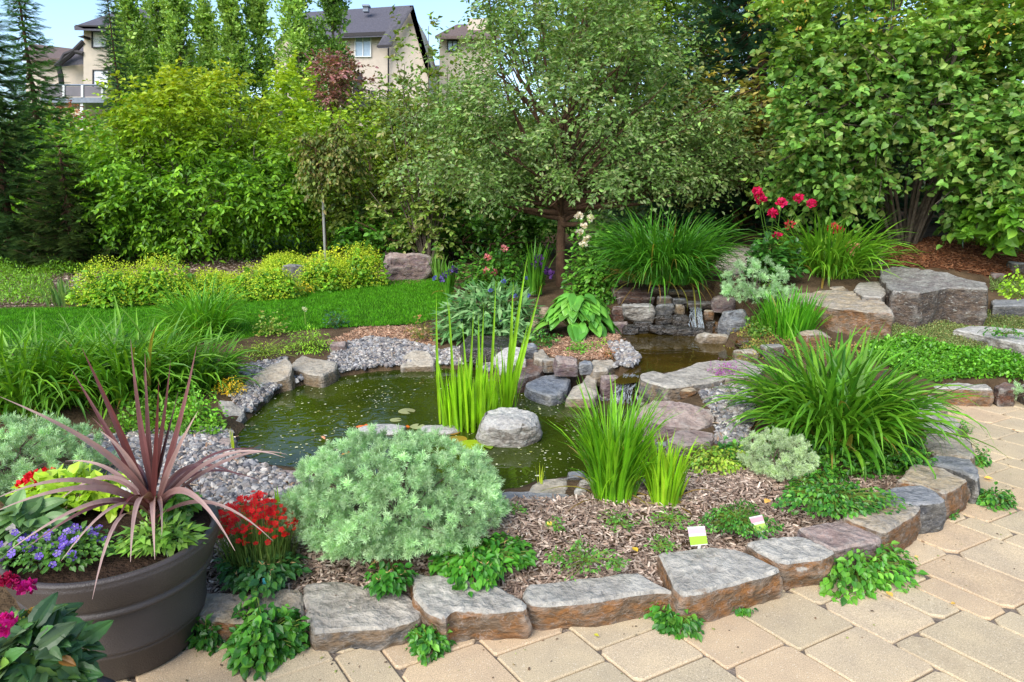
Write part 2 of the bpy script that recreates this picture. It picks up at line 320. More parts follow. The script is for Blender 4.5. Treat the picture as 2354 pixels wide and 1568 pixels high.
def leaves_in(mb, centers, rads, per, size, cols, tpl=(OV, OVT), droop=.2, squash=.75, jit=.12, tipcol=None, tiph=None, up=.8, w=None, shell=.5, ptw=9):
    """leaves set alternately along short twigs that radiate from each centre"""
    centers = np.asarray(centers); nc = len(centers); nt = max(1, per // ptw); rads = np.broadcast_to(np.asarray(rads, float), (nc,))
    mid = centers.mean(0); ti = np.repeat(np.arange(nc), nt); T = len(ti)
    out = unit(centers[ti] - mid) * .5; d = unit(out + rnd(T) * [.8, .8, .8 * squash] + [0, 0, .15]); L = rads[ti] * rng.uniform(.7, 1.5, T); st = centers[ti] + rnd(T) * (rads[ti] * .28)[:, None] * [1, 1, squash]
    k = np.repeat(np.arange(T), ptw); n = len(k); s = np.tile(np.linspace(.12, 1, ptw), T) + rng.normal(size=n) * .04
    pos = st[k] + d[k] * (L[k] * s)[:, None]; pos[:, 2] -= droop * L[k] * s * s * .8
    side = unit(np.cross(d[k], [0, 0, 1])) * np.where(np.arange(n) % 2, 1, -1)[:, None]
    a = d[k] * .6 + side * .75 + rnd(n) * .28 + np.array([0, 0, -droop]); nn = np.array([0, 0, up]) + rnd(n) * .4 + d[k] * .2
    c = pal(n, cols, jit, w) * (1 + rng.normal(size=(nc, 1)) * .10)[ti][k] * (1 + rng.normal(size=(T, 1)) * .14)[k]
    if tipcol is not None:
        t = np.clip((pos[:, 2] - tiph[0]) / (tiph[1] - tiph[0]), 0, 1)[:, None] * (rng.random((n, 1)) * .7 + .3); c = c * (1 - t) + np.array(tipcol) * t
    mb.inst(tpl[0], tpl[1], None, pos, frames(a, nn), size * rng.uniform(.6, 1.25, n), np.clip(c, .003, 1))
def ell_centers(n, c, r, lo=.45, zmin=-1, lump=.25, seed=1):
    rr = np.random.default_rng(seed); out = []
    while len(out) < n:
        d = unit(rr.normal(size=3)); u = rr.uniform(lo ** 3, 1) ** (1 / 3)
        f = 1 + lump * noise.noise(Vector(d * 2.1 + seed * 3.7)) * 1.6
        if d[2] * u < zmin: continue
        out.append(np.asarray(c) + d * u * f * np.asarray(r))
    return np.array(out)
def blades(mb, n, c, r0, L, width, lean, curl, cols, seg=6, az=None, zj=0, jit=.14, fold=.25, dry=0, asp=1., profile='strap', power=1.5, upbias=0):
    """n arching strap leaves from a base disk"""
    a0 = rng.random(n) * 2 * np.pi if az is None else az + rng.normal(size=n) * .5
    rr = np.sqrt(rng.random(n)) * r0; ba = rng.random(n) * 2 * np.pi
    base = np.stack([c[0] + np.cos(ba) * rr, c[1] + np.sin(ba) * rr * asp, np.full(n, c[2]) + rng.random(n) * zj], 1)
    a = np.where(rng.random(n) < .75, np.arctan2(np.sin(ba) * rr + .35 * r0 * np.sin(a0), np.cos(ba) * rr + .35 * r0 * np.cos(a0)), a0)
    Ls = L * rng.uniform(.55, 1.1, n); th0 = np.abs(rng.normal(size=n)) * lean * .6 + lean * .25 * rng.random(n); k = curl * rng.uniform(.3, 1.3, n)
    s = np.linspace(0, 1, seg + 1); p = base.copy(); pts = [p]
    hd = np.stack([np.cos(a), np.sin(a), np.zeros(n)], 1); sd = np.stack([-np.sin(a), np.cos(a), np.zeros(n)], 1); drift = rng.normal(size=n) * .12
    for i in range(seg):
        th = th0 + k * ((s[i] + s[i + 1]) / 2) ** power
        p = p + (np.sin(th)[:, None] * (hd + sd * drift[:, None] * s[i]) + np.cos(th)[:, None] * np.array([0, 0, 1.])) * (Ls / seg)[:, None]; pts.append(p)
    pts = np.stack(pts, 1); wp = {'strap': np.minimum(1, .55 + 1.5 * s) * np.clip((1 - s) * 2.6, 0, 1) ** .7, 'thin': (1 - s) ** .7}[profile]; wp[-1] = .03
    tw = rng.normal(size=n) * .5; wd = sd * np.cos(tw)[:, None] + np.array([0, 0, 1.]) * np.sin(tw)[:, None] * .6
    w = width * rng.uniform(.65, 1.2, n); W = wd[:, None] * (w[:, None] * wp[None])[..., None] * .5
    mid = pts.copy(); th_n = np.zeros_like(pts); th_n[..., 2] = -1; mid = mid + th_n * (w[:, None] * wp[None] * fold)[..., None]
    V = np.stack([pts - W, mid, pts + W], 2)  # n, seg+1, 3, 3
    K = (seg + 1) * 3; q = []
    for i in range(seg): b = i * 3; q += [[b, b + 1, b + 4, b + 3], [b + 1, b + 2, b + 5, b + 4]]
    Q = (np.array(q)[None] + (np.arange(n) * K)[:, None, None]).reshape(-1, 4)
    c0 = pal(n, cols, jit)
    if dry: dm = rng.random(n) < dry; c0[dm] = S(130,132,66) * rng.uniform(.6, 1.1, (dm.sum(), 1))
    mb.add(V.reshape(-1, 3), None, Q, np.repeat(c0, K, 0)); return pts
def ribbon(mb, pts, width, col, seg=10, fold=.2, nrm=None, col2=None):
    """one long leaf along a Bezier of 3 or 4 points"""
    pts = np.asarray(pts, float); s = np.linspace(0, 1, seg + 1)[:, None]
    if len(pts) == 3: c = (1 - s) ** 2 * pts[0] + 2 * s * (1 - s) * pts[1] + s * s * pts[2]
    else: c = (1 - s) ** 3 * pts[0] + 3 * s * (1 - s) ** 2 * pts[1] + 3 * s * s * (1 - s) * pts[2] + s ** 3 * pts[3]
    t = np.gradient(c, axis=0); hint = np.array([0, -.75, .65]) if nrm is None else np.asarray(nrm, float)
    x = unit(np.cross(t, hint)); n = unit(np.cross(x, t)); s = s[:, 0]; w = width * np.minimum(1, .5 + 1.6 * s) * np.clip((1 - s) * 1.7, 0.02, 1) ** .8
    V = np.stack([c - x * w[:, None] / 2, c - n * w[:, None] * fold, c + x * w[:, None] / 2], 1); q = []
    for i in range(seg): b = i * 3; q += [[b, b + 1, b + 4, b + 3], [b + 1, b + 2, b + 5, b + 4]]
    cc = np.tile(col, (len(V) * 3, 1)) if col2 is None else np.repeat(np.asarray(col)[None] * (1 - s[:, None]) + np.asarray(col2)[None] * s[:, None], 3, 0)
    mb.add(V.reshape(-1, 3), None, q, cc)

# ---------------------------------------------------------------- rocks
def rockify(bm, target, amp, seed, bev=.012):
    bmesh.ops.recalc_face_normals(bm, faces=bm.faces)
    if bev: bmesh.ops.bevel(bm, geom=[e for e in bm.edges if e.calc_face_angle(0) > .35], offset=bev, segments=1, profile=.6, affect='EDGES')
    for _ in range(5):
        bmesh.ops.triangulate(bm, faces=[f for f in bm.faces if len(f.verts) > 3])
        es = [e for e in bm.edges if e.calc_length() > target]
        if not es or len(bm.verts) > 5000: break
        bmesh.ops.subdivide_edges(bm, edges=es, cuts=1)
    bmesh.ops.triangulate(bm, faces=[f for f in bm.faces if len(f.verts) > 3]); bm.normal_update()
    off = Vector((seed * 1.37, seed * .71, seed * .33)); mv = []
    for v in bm.verts:
        p = v.co + off; a = noise.fractal(p * 5, 1, 2, 4) * amp + abs(noise.noise(p * 17)) * amp * .6
        st = noise.noise(Vector((p.x * 3, p.y * 3, p.z * 22))) * amp * .6 * (1 - abs(v.normal.z))
        cr = -abs(noise.noise(p * 9 + Vector((3, 1, 7)))) * amp * 1.4 + (noise.noise(p * 45) * amp * .35)
        mv.append(v.normal * (a + st + cr))
    for v, m in zip(bm.verts, mv): v.co += m
def rock_obj(name, bm, mat, origin, label, group=None, cat='rock'):
    me = bpy.data.meshes.new(name); bmesh.ops.recalc_face_normals(bm, faces=bm.faces); bm.to_mesh(me); bm.free(); me.materials.append(mat)
    me.polygons.foreach_set('use_smooth', np.ones(len(me.polygons), bool)); me.set_sharp_from_angle(angle=rad(32))
    return tag(link(name, me, None, origin), label, cat, group)
def slab(name, top, z, zb, mat, label, group=None, seed=1, amp=.006, flare=.04, tilt=None, target=.03, cat='stone', bev=.012):
    """stone whose top outline is given; real thickness down to zb"""
    zs = [z] * len(top) if np.isscalar(z) else z
    T = []
    r = random.Random(seed)
    base = [P(a, b, zz) for (a, b), zz in zip(top, zs)]
    for i in range(len(base)):
        a, b = base[i], base[(i + 1) % len(base)]; T.append(a)
        if np.linalg.norm(b - a) > .12: m = (a + b) / 2 + np.array([r.uniform(-.008, .008), r.uniform(-.008, .008), r.uniform(-.004, .004)]); T.append(m)
    T = np.array(T); c = T.mean(0); org = np.array([c[0], c[1], zb])
    bm = bmesh.new(); n = len(T)
    tv = [bm.verts.new(p - org) for p in T]
    d = [unit((p - c)[:2]) for p in T]
    mv = [bm.verts.new((p[0] + dd[0] * flare * .35 - org[0] + r.uniform(-.01, .01), p[1] + dd[1] * flare * .35 - org[1] + r.uniform(-.01, .01), (p[2] - zb) * r.uniform(.4, .6))) for p, dd in zip(T, d)]
    bv = [bm.verts.new((p[0] + dd[0] * flare * r.uniform(-.4, .5) - org[0], p[1] + dd[1] * flare * r.uniform(-.4, .5) - org[1], 0)) for p, dd in zip(T, d)]
    bm.faces.new(tv); bm.faces.new(bv[::-1])
    for i in range(n):
        j = (i + 1) % n; bm.faces.new((tv[j], tv[i], mv[i], mv[j])); bm.faces.new((mv[j], mv[i], bv[i], bv[j]))
    rockify(bm, target, amp, seed, bev); return rock_obj(name, bm, mat, org, label, group, cat)
def hullrock(name, c, w, d, h, mat, label, group=None, seed=1, rz=0, n=16, box=.55, amp=None, target=None, cat='rock', sink=.12, topflat=.8):
    r = np.random.default_rng(seed); dd = unit(r.normal(size=(n * 3, 3))); dd[:, 2] = np.abs(dd[:, 2]) * np.where(r.random(n * 3) < .2, -1, 1)
    p = np.sign(dd) * np.abs(dd) ** box; p /= np.abs(p).max(0); p[:, 2] = np.minimum(p[:, 2], topflat + r.uniform(-.08, .08, n * 3)) / topflat
    p *= r.uniform(.86, 1., (n * 3, 1)); p = p / np.abs(p).max(0); cs, sn = math.cos(rz), math.sin(rz)
    q = p.copy(); q[:, 0] = p[:, 0] * cs - p[:, 1] * sn; q[:, 1] = p[:, 0] * sn + p[:, 1] * cs; q /= np.abs(q).max(0)
    q = q * np.array([w / 2, d / 2, h]); q[:, 2] = np.maximum(q[:, 2], -sink * h - .01)
    bm = bmesh.new()
    for v in q: bm.verts.new(v)
    res = bmesh.ops.convex_hull(bm, input=bm.verts); bmesh.ops.delete(bm, geom=[v for v in bm.verts if not v.link_faces], context='VERTS')
    bmesh.ops.dissolve_limit(bm, angle_limit=.2, verts=bm.verts, edges=bm.edges)
    s = min(w, h * 2); rockify(bm, target or max(.012, s / 11), amp or s * .028, seed, s * .035)
    return rock_obj(name, bm, mat, c, label, group, cat)
def rockbb(name, bb, mat, label, group=None, seed=1, dr=.75, **kw):
    c, w, d, h = BB(*bb, dr=dr, zb=kw.pop('zb', None)); return hullrock(name, c, w, d, h, mat, label, group, seed, **kw)
# ================================================================ the setting
# ground sheet reaching the horizon
def axis(dense, step, lim, grow=1.16):
    a = list(np.arange(dense[0], dense[1] + 1e-6, step)); s = step
    while a[-1] < lim[1]: s *= grow; a.append(a[-1] + s)
    s = step
    while a[0] > lim[0]: s *= grow; a.insert(0, a[0] - s)
    return np.array(a)
gx = axis((-5.5, 6.0), .045, (-420, 420)); gy = axis((1.2, 10.5), .045, (-60, 600))
GX, GY = np.meshgrid(gx, gy); GZ = H(GX.ravel(), GY.ravel()).reshape(GX.shape)
GZ = np.where(GY > 150, 11 + (GY - 150) * .0, GZ); GZ = np.where((np.abs(GX) > 110) , np.clip(GZ, -.1, 11), GZ)
GZ += np.array([noise.noise(Vector((a * 3, b * 3, 0))) * .012 for a, b in zip(GX.ravel(), GY.ravel())]).reshape(GX.shape) * (GZ > 0) * (GY < 12)
LAWN = polyG([(-300,716),(0,712),(120,710),(300,703),(420,700),(560,686),(700,672),(800,662),(880,650),(960,642),(1040,642),(1040,700),(1000,735),(960,748),(860,752),(760,756),(640,768),(560,780),(480,790),(300,800),(0,800),(-300,800)])
FARL = polyG([(2150,530),(2250,548),(2354,556),(2500,560),(2500,538),(2340,532),(2200,522)])
MULB = [P(*p) for p in [(1150,1150,.12),(1310,1150,.12),(1400,1130,.13),(1560,1090,.14),(1650,1080,.14),(1900,1100,.13),(2100,1060,.13),(2250,1100,.12),(2150,1240,.1),(1800,1370,.1),(1200,1450,.1),(420,1480,.1),(440,1240,.11),(700,1240,.11),(900,1300,.12)]]
col = np.tile(S(86,70,52), (GX.size, 1))
fx, fy = GX.ravel(), GY.ravel()
def paint(poly, c): col[inpoly(fx, fy, poly)] = c
col[(fy > 13)] = S(96,122,52)
paint(polyG([(2040,560),(2354,545),(2600,540),(2600,640),(2290,640),(2040,612)]), S(96,58,36))
paint(polyG([(1960,790),(2100,735),(2280,712),(2600,690),(2600,840),(2354,840),(2150,820)]), S(104,112,60))
me_g = MB(); nx, ny = len(gx), len(gy)
idx = np.arange(nx * ny).reshape(ny, nx)
me_g.add(np.stack([GX.ravel(), GY.ravel(), GZ.ravel()], 1), None, np.stack([idx[:-1, :-1], idx[:-1, 1:], idx[1:, 1:], idx[1:, :-1]], 2).reshape(-1, 4), col)
tag(me_g.build('ground', plain('garden_soil', None, .95, .1, .9, 55, .35, 9), smooth=True), kind='structure')

# lawn sheet with real blades
def patch(poly, step, lift):
    p = np.array(poly)[:, :2]; xs = np.arange(p[:, 0].min(), p[:, 0].max(), step); ys = np.arange(p[:, 1].min(), p[:, 1].max(), step)
    X, Y = np.meshgrid(xs, ys); Z = H(X.ravel(), Y.ravel()).reshape(X.shape) + lift; ins = inpoly(X, Y, poly); i = np.arange(X.size).reshape(X.shape)
    k = ins[:-1, :-1] & ins[1:, 1:] & ins[:-1, 1:] & ins[1:, :-1]
    q = np.stack([i[:-1, :-1], i[:-1, 1:], i[1:, 1:], i[1:, :-1]], 2)[k]; return np.stack([X.ravel(), Y.ravel(), Z.ravel()], 1), q
def scatter(poly, n, zoff=0., bias=None):
    p = np.array(poly)[:, :2]; out = []; c = 0
    while c < n:
        x = rng.uniform(p[:, 0].min(), p[:, 0].max(), n * 2); y = rng.uniform(p[:, 1].min(), p[:, 1].max(), n * 2); k = inpoly(x, y, poly)
        if bias is not None: k &= bias(x, y)
        out.append(np.stack([x[k], y[k]], 1)); c += k.sum()
        if len(out) > 60: break
    o = np.concatenate(out)[:n]; return np.column_stack([o, H(o[:, 0], o[:, 1]) + zoff])
GRM = leafmat('grass_surface', rough=.6, trans=.3, spec=.2, vary=.3)
for poly, nb, pc in ((LAWN, 90000, [S(66,134,26), S(84,152,32), S(56,118,24)]), (FARL, 5000, [S(58,122,30), S(72,134,34)])):
    m = MB(); v, q = patch(poly, .08, .012); m.add(v, None, q, S(44,92,16)); tag(m.build('lawn', GRM, smooth=True), kind='structure')
    m = MB(); ps = scatter(poly, nb, .008); n = len(ps); a = rnd(n) * [.5, .5, .1] + [0, 0, 1]
    m.inst(SL * [2.2, 1, 1], SLT, None, ps, frames(a, rnd(n)), rng.uniform(.02, .042, n), pal(n, pc, .15)); tag(m.build('grass', GRM), kind='stuff')

# patio of tan concrete pavers in random courses, real bevelled blocks over a joint bed
U = np.array([.575, -.818]); W = np.array([.818, .575])
pm = MB(); lines = [-1.2,-.9,-.62,-.2,.1,.4,.68,.83,1.14,1.45,1.746,2.033,2.337,2.767,2.91,3.177,3.486,3.63,3.93,4.2,4.5,4.65,4.93,5.22,5.5,5.78,6.08,6.23,6.5,6.8,7.1,7.3,7.6,8.0]
blocks = []
pr = random.Random(4)
for a, b in zip(lines[:-1], lines[1:]):
    wd = b - a; s = -7.5 + pr.random() * .3
    while s < 3.6:
        L = pr.choice([.28, .28, .2, .36]) if wd < .35 else pr.choice([.4, .43, .28]); e = s + L
        if wd > .35 and pr.random() < .55: mdl = a + wd * pr.choice([.33, .66]); blocks += [(s, e, a, mdl), (s, e, mdl, b)]
        else: blocks.append((s, e, a, b))
        s = e
sheared = 0.13   # cross joints are not quite square to the courses in the photo
for s0, s1, w0, w1 in blocks:
    cs = np.array([(s0, w0), (s1, w0), (s1, w1), (s0, w1)]); cc = cs.mean(0)
    xy = (cs[:, :1] - cs[:, 1:] * 0) * U + cs[:, 1:] * W + U * (cs[:, 1:] * sheared); ctr = xy.mean(0)
    if ctr[1] < .9 or ctr[1] > 7 or abs(ctr[0]) > 6 or inpoly(np.array([ctr[0]]), np.array([ctr[1]]), BED)[0] and dpoly(np.array([ctr[0]]), np.array([ctr[1]]), EDGE, False)[0] > .35: continue
    g = .003; ch = .005; jz = pr.uniform(-.002, .002)
    cuts = [pr.choice([.008, .012, .02, .034]) for _ in range(4)]
    def ring(ins, z):
        o = []
        for k in range(4):
            A, B, C = xy[k - 1], xy[k], xy[(k + 1) % 4]; e1, e2 = unit(A - B), unit(C - B)
            cut = cuts[k]
            o += [B + e1 * (ins + cut) + e2 * ins, B + e2 * (ins + cut) + e1 * ins]
        return np.array([[*p, z] for p in o])
    r0, r1, r2 = ring(g + ch, jz), ring(g, jz - .006), ring(g, -.04)
    v = np.concatenate([r0, r1, r2, [[*ctr, jz]]]); q = [[i + k * 8, (i + 1) % 8 + k * 8, (i + 1) % 8 + (k + 1) * 8, i + (k + 1) * 8][::-1] for k in (0, 1) for i in range(8)]
    t = [[i, (i + 1) % 8, 24] for i in range(8)]
    base = pr.choice([S(190,172,142), S(188,170,140), S(194,174,144), S(186,169,140), S(193,169,138)]) * pr.uniform(.95, 1.05)
    pm.add(v, t, q, base)
def pavemat():
    m, nt, out = newmat('tan_concrete_paver'); L = nt.links.new; p = N(nt, 'ShaderNodeBsdfPrincipled'); L(p.outputs[0], out.inputs[0])
    at = N(nt, 'ShaderNodeAttribute', attribute_name='Col'); geo = N(nt, 'ShaderNodeNewGeometry')
    def nz(s, d=4, r=.6):
        n = N(nt, 'ShaderNodeTexNoise'); n.inputs['Scale'].default_value = s; n.inputs['Detail'].default_value = d; n.inputs['Roughness'].default_value = r; L(geo.outputs['Position'], n.inputs['Vector']); return n.outputs['Fac']
    c = mixc(nt, 1., at.outputs['Color'], ramp(nt, nz(260, 2), [(.32, (.62,) * 3), (.45, (.95,) * 3), (.6, (1.05,) * 3), (.72, (1.45,) * 3)]), 'MULTIPLY')
    c = mixc(nt, 1., c, ramp(nt, nz(5, 6), [(.3, (.84, .84, .86)), (.7, (1.1, 1.08, 1.03))]), 'MULTIPLY')
    v = N(nt, 'ShaderNodeTexVoronoi'); v.inputs['Scale'].default_value = 42; L(geo.outputs['Position'], v.inputs['Vector'])
    c = mixc(nt, ramp(nt, v.outputs['Distance'], [(.03, (.75,) * 3), (.09, (0,) * 3)]), c, S(96,78,60))
    v2 = N(nt, 'ShaderNodeTexVoronoi'); v2.inputs['Scale'].default_value = 70; L(geo.outputs['Position'], v2.inputs['Vector']); c = mixc(nt, ramp(nt, v2.outputs['Distance'], [(.1, (.6,) * 3), (.2, (0,) * 3)]), c, S(220,206,180))
    c = mixc(nt, ramp(nt, nz(2.2, 8), [(.6, (0,) * 3), (.75, (.35,) * 3)]), c, S(134,112,92))
    L(c, p.inputs['Base Color']); p.inputs['Roughness'].default_value = .9; p.inputs['Specular IOR Level'].default_value = .2
    b = N(nt, 'ShaderNodeBump'); b.inputs['Strength'].default_value = .5; b.inputs['Distance'].default_value = .004; L(nz(240, 3), b.inputs['Height']); L(b.outputs[0], p.inputs['Normal']); return m
tag(pm.build('patio', pavemat()), kind='structure')
jm = MB(); jm.add([[-9, .3, -.011], [12, .3, -.011], [12, 8, -.011], [-9, 8, -.011]], None, [[0, 1, 2, 3]], S(84,76,70)); tag(jm.build('patio_joint_sand', plain('joint_sand', S(126,114,102), .95, .1, .6, 120, .3, 30)), kind='structure')

# grit and crumbs of bark lying on the pavers, more of it along the stones
gp = [P(420,1568,0), P(430,1490,0), P(960,1480,0), P(1550,1410,0), P(1820,1355,0), P(2110,1250,0), P(2260,1110,0), P(2230,960,0), P(2354,930,0), P(2500,1000,0), P(2600,1568,0)]
gm = MB(); npx = 2600; gpp = np.array(gp)[:, :2]; xs = rng.uniform(gpp[:, 0].min(), gpp[:, 0].max(), npx * 3); ys = rng.uniform(1.6, 5, npx * 3); de = dpoly(xs, ys, EDGE, False)
kk = inpoly(xs, ys, gp) & (rng.random(npx * 3) < np.exp(-de * 5) * .9 + .03); nk = kk.sum(); pos = np.column_stack([xs[kk], ys[kk], np.full(nk, .003)])
gm.inst(np.array([[-.3,0,0],[.3,0,0],[.2,1,.1],[-.25,.9,0],[0,.5,.35]]), [[0,1,4],[1,2,4],[2,3,4],[3,0,4]], None, pos, frames(rnd(nk) * [1, 1, .02], rnd(nk) * .1 + [0, 0, 1]), .003 + .011 * rng.random(nk) ** 3, pal(nk, [S(120,96,74), S(90,76,62), S(170,156,130), S(150,160,90), S(70,60,50)], .15))
tag(gm.build('paving_grit', plain('grit_surface', None, .9, .1)), kind='stuff')

# water
def watermat(name, c1, c2, scale, rough=.02, bd=.012):
    m, nt, out = newmat(name); L = nt.links.new; p = N(nt, 'ShaderNodeBsdfPrincipled'); L(p.outputs[0], out.inputs[0]); geo = N(nt, 'ShaderNodeNewGeometry')
    n = N(nt, 'ShaderNodeTexNoise'); n.inputs['Scale'].default_value = 2.6; n.inputs['Detail'].default_value = 5; L(geo.outputs['Position'], n.inputs['Vector'])
    L(ramp(nt, n.outputs['Fac'], [(.3, tuple(c1)), (.7, tuple(c2))]), p.inputs['Base Color']); p.inputs['Roughness'].default_value = rough; p.inputs['IOR'].default_value = 1.33; p.inputs['Specular IOR Level'].default_value = .5
    w = N(nt, 'ShaderNodeTexNoise'); w.inputs['Scale'].default_value = scale; w.inputs['Detail'].default_value = 2; w.inputs['Distortion'].default_value = 1.2; L(geo.outputs['Position'], w.inputs['Vector'])
    b = N(nt, 'ShaderNodeBump'); b.inputs['Strength'].default_value = .5; b.inputs['Distance'].default_value = bd; L(w.outputs['Fac'], b.inputs['Height']); L(b.outputs[0], p.inputs['Normal']); return m
def water(name, poly, z, mat, grow=.16):
    c = np.mean(np.array(poly), 0); m = MB(); pts = [np.array(p) + np.append(unit((np.array(p) - c)[:2]) * grow, 0) for p in poly]; n = len(pts)
    cc = np.array([c[0], c[1], z]); bm = bmesh.new(); vs = [bm.verts.new((p[0] - cc[0], p[1] - cc[1], 0)) for p in pts]; f = bm.faces.new(vs); bmesh.ops.triangulate(bm, faces=[f])
    bmesh.ops.recalc_face_normals(bm, faces=bm.faces)
    if bm.faces[:][0].normal.z < 0: bmesh.ops.reverse_faces(bm, faces=bm.faces)
    me = bpy.data.meshes.new(name); bm.to_mesh(me); bm.free(); me.materials.append(mat); return tag(link(name, me, None, cc), kind='structure')
water('pond_water', POND, WZ1, watermat('green_pond_water', S(36,48,8), S(60,72,12), 9, .015, .005))
water('upper_pond_water', POND2, WZ2, watermat('brown_pond_water', S(46,38,14), S(76,60,20), 7, .02, .006), .1)

# ================================================================ stones that edge the bed
G_E = 'flat stones edging the raised bed along the patio'
def ES(top, z, mat, label, seed, **kw):
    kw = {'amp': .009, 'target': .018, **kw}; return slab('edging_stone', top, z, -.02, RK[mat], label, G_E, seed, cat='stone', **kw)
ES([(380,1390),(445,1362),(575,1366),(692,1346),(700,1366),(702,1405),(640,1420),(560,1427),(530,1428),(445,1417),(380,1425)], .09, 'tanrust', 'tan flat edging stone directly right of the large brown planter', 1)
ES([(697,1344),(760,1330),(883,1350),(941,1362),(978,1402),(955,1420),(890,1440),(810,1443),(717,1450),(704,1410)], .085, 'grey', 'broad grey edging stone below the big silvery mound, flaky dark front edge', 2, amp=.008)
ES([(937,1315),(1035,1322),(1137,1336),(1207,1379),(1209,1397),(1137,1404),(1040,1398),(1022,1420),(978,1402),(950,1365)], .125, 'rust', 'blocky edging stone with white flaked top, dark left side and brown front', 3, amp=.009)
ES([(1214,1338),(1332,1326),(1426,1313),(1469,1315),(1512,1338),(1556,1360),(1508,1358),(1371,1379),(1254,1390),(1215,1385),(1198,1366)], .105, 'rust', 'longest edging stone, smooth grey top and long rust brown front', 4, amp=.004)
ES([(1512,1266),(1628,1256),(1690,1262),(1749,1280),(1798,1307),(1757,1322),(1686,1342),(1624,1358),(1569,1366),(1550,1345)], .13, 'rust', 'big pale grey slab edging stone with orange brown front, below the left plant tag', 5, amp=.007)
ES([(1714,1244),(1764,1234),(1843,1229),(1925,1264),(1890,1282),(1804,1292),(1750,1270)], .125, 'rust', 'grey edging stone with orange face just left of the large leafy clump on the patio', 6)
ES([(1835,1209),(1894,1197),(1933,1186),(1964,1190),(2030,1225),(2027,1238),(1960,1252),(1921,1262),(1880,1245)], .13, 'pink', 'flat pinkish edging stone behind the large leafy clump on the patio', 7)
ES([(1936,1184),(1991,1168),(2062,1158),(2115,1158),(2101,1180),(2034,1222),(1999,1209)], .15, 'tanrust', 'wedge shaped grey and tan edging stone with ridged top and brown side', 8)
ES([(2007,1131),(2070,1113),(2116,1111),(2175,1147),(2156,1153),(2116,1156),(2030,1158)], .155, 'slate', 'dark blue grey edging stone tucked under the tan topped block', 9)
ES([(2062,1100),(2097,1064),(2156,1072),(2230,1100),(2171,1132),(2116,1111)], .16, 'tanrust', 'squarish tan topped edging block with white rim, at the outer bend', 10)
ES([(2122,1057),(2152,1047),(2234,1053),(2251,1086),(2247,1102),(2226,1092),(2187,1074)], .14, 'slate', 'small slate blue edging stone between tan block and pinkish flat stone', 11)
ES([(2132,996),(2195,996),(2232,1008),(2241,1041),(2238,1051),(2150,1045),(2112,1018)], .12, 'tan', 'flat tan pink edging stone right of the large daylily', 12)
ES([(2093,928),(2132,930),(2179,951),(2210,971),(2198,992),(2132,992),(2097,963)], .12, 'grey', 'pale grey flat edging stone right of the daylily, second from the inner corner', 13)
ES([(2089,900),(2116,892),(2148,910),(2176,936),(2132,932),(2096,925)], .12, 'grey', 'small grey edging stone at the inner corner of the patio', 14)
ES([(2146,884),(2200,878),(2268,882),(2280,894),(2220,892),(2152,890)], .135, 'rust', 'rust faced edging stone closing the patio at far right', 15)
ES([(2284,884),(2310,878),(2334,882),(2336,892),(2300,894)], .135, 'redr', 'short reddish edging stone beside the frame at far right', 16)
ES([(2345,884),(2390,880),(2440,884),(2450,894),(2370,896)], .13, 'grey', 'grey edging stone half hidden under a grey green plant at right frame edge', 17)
# stones left of the planter
slab('flat_stone', [(-30,1195),(20,1180),(60,1190),(62,1215),(20,1225),(-30,1222)], .16, .05, RK['grey'], 'pale grey flat stone at left frame edge behind the planter', None, 18)
slab('flat_stone', [(-40,1232),(10,1222),(52,1232),(50,1262),(0,1272),(-40,1268)], .13, .0, RK['grey'], 'lower grey flat stone at left frame edge behind the planter', None, 19)

# ================================================================ stones round the lower pond
G_P = 'rocks round the lower pond'
def PS(top, z, mat, label, seed, zb=-.05, **kw): return slab('pond_rock', top, z, zb, RK[mat], label, G_P, seed, cat='rock', **kw)
def PB(bb, mat, label, seed, **kw): return rockbb('pond_rock', bb, RK[mat], label, G_P, seed, **kw)
PS([(575,869),(618,838),(661,820),(671,834),(664,866),(640,880),(600,884)], [.17,.2,.24,.24,.16,.12,.12], 'tan', 'large slanted tan and grey rock on the left pond bank behind the yellow stonecrop', 31, target=.025)
PS([(672,832),(694,815),(718,822),(776,832),(772,848),(741,862),(706,858),(673,848)], .15, 'tan', 'flat tan rock beside the large slanted rock on the pond bank', 32)
PS([(500,918),(535,919),(565,949),(537,990),(521,968)], [.16,.16,.1,.06,.1], 'grey', 'pointed triangular grey rock at the left end of the pond', 33)
PB((525,836,555,856), 'tan', 'small tan rock in the gravel left of the slanted rock', 34)
PB((476,857,507,883), 'pink', 'small pinkish rock under the daylilies left of the pond', 35)
PS([(920,842),(925,818),(950,803),(985,806),(1000,826),(998,840)], [.1,.13,.17,.17,.13,.1], 'tan', 'tan rock behind the pond, just left of the tall reeds', 36)
PB((757,783,800,812), 'pink', 'pinkish rock at the left end of the gravel bank', 37)
PS([(1209,879),(1242,865),(1287,859),(1312,870),(1305,891),(1290,903),(1263,909),(1215,893)], .13, 'blue', 'smooth pale blue grey rock on the far pond bank', 38, amp=.004)
PS([(1350,853),(1373,856),(1373,905),(1366,915),(1301,913),(1315,889),(1338,879)], [.17,.17,.13,.12,.12,.13,.16], 'tan', 'tan slab sloping into the water next to the small cascade', 39)
PB((1378,860,1424,916), 'pink', 'rounded pinkish brown rock at the left of the small cascade', 40, zb=.04)
PB((1420,858,1478,912), 'gold', 'wet golden brown rock under the small cascade', 41, zb=.04, dr=.6)
PS([(1165,838),(1195,822),(1240,828),(1256,842),(1240,858),(1200,868),(1160,868)], .17, 'redr', 'flat pinkish rock on the far bank below the blue grey stone', 42)
PB((1245,820,1282,852), 'grey', 'small grey brown rock between two larger rocks on the far bank', 43)
PB((1270,818,1330,862), 'pink', 'blocky grey pink rock in the middle of the far bank', 44)
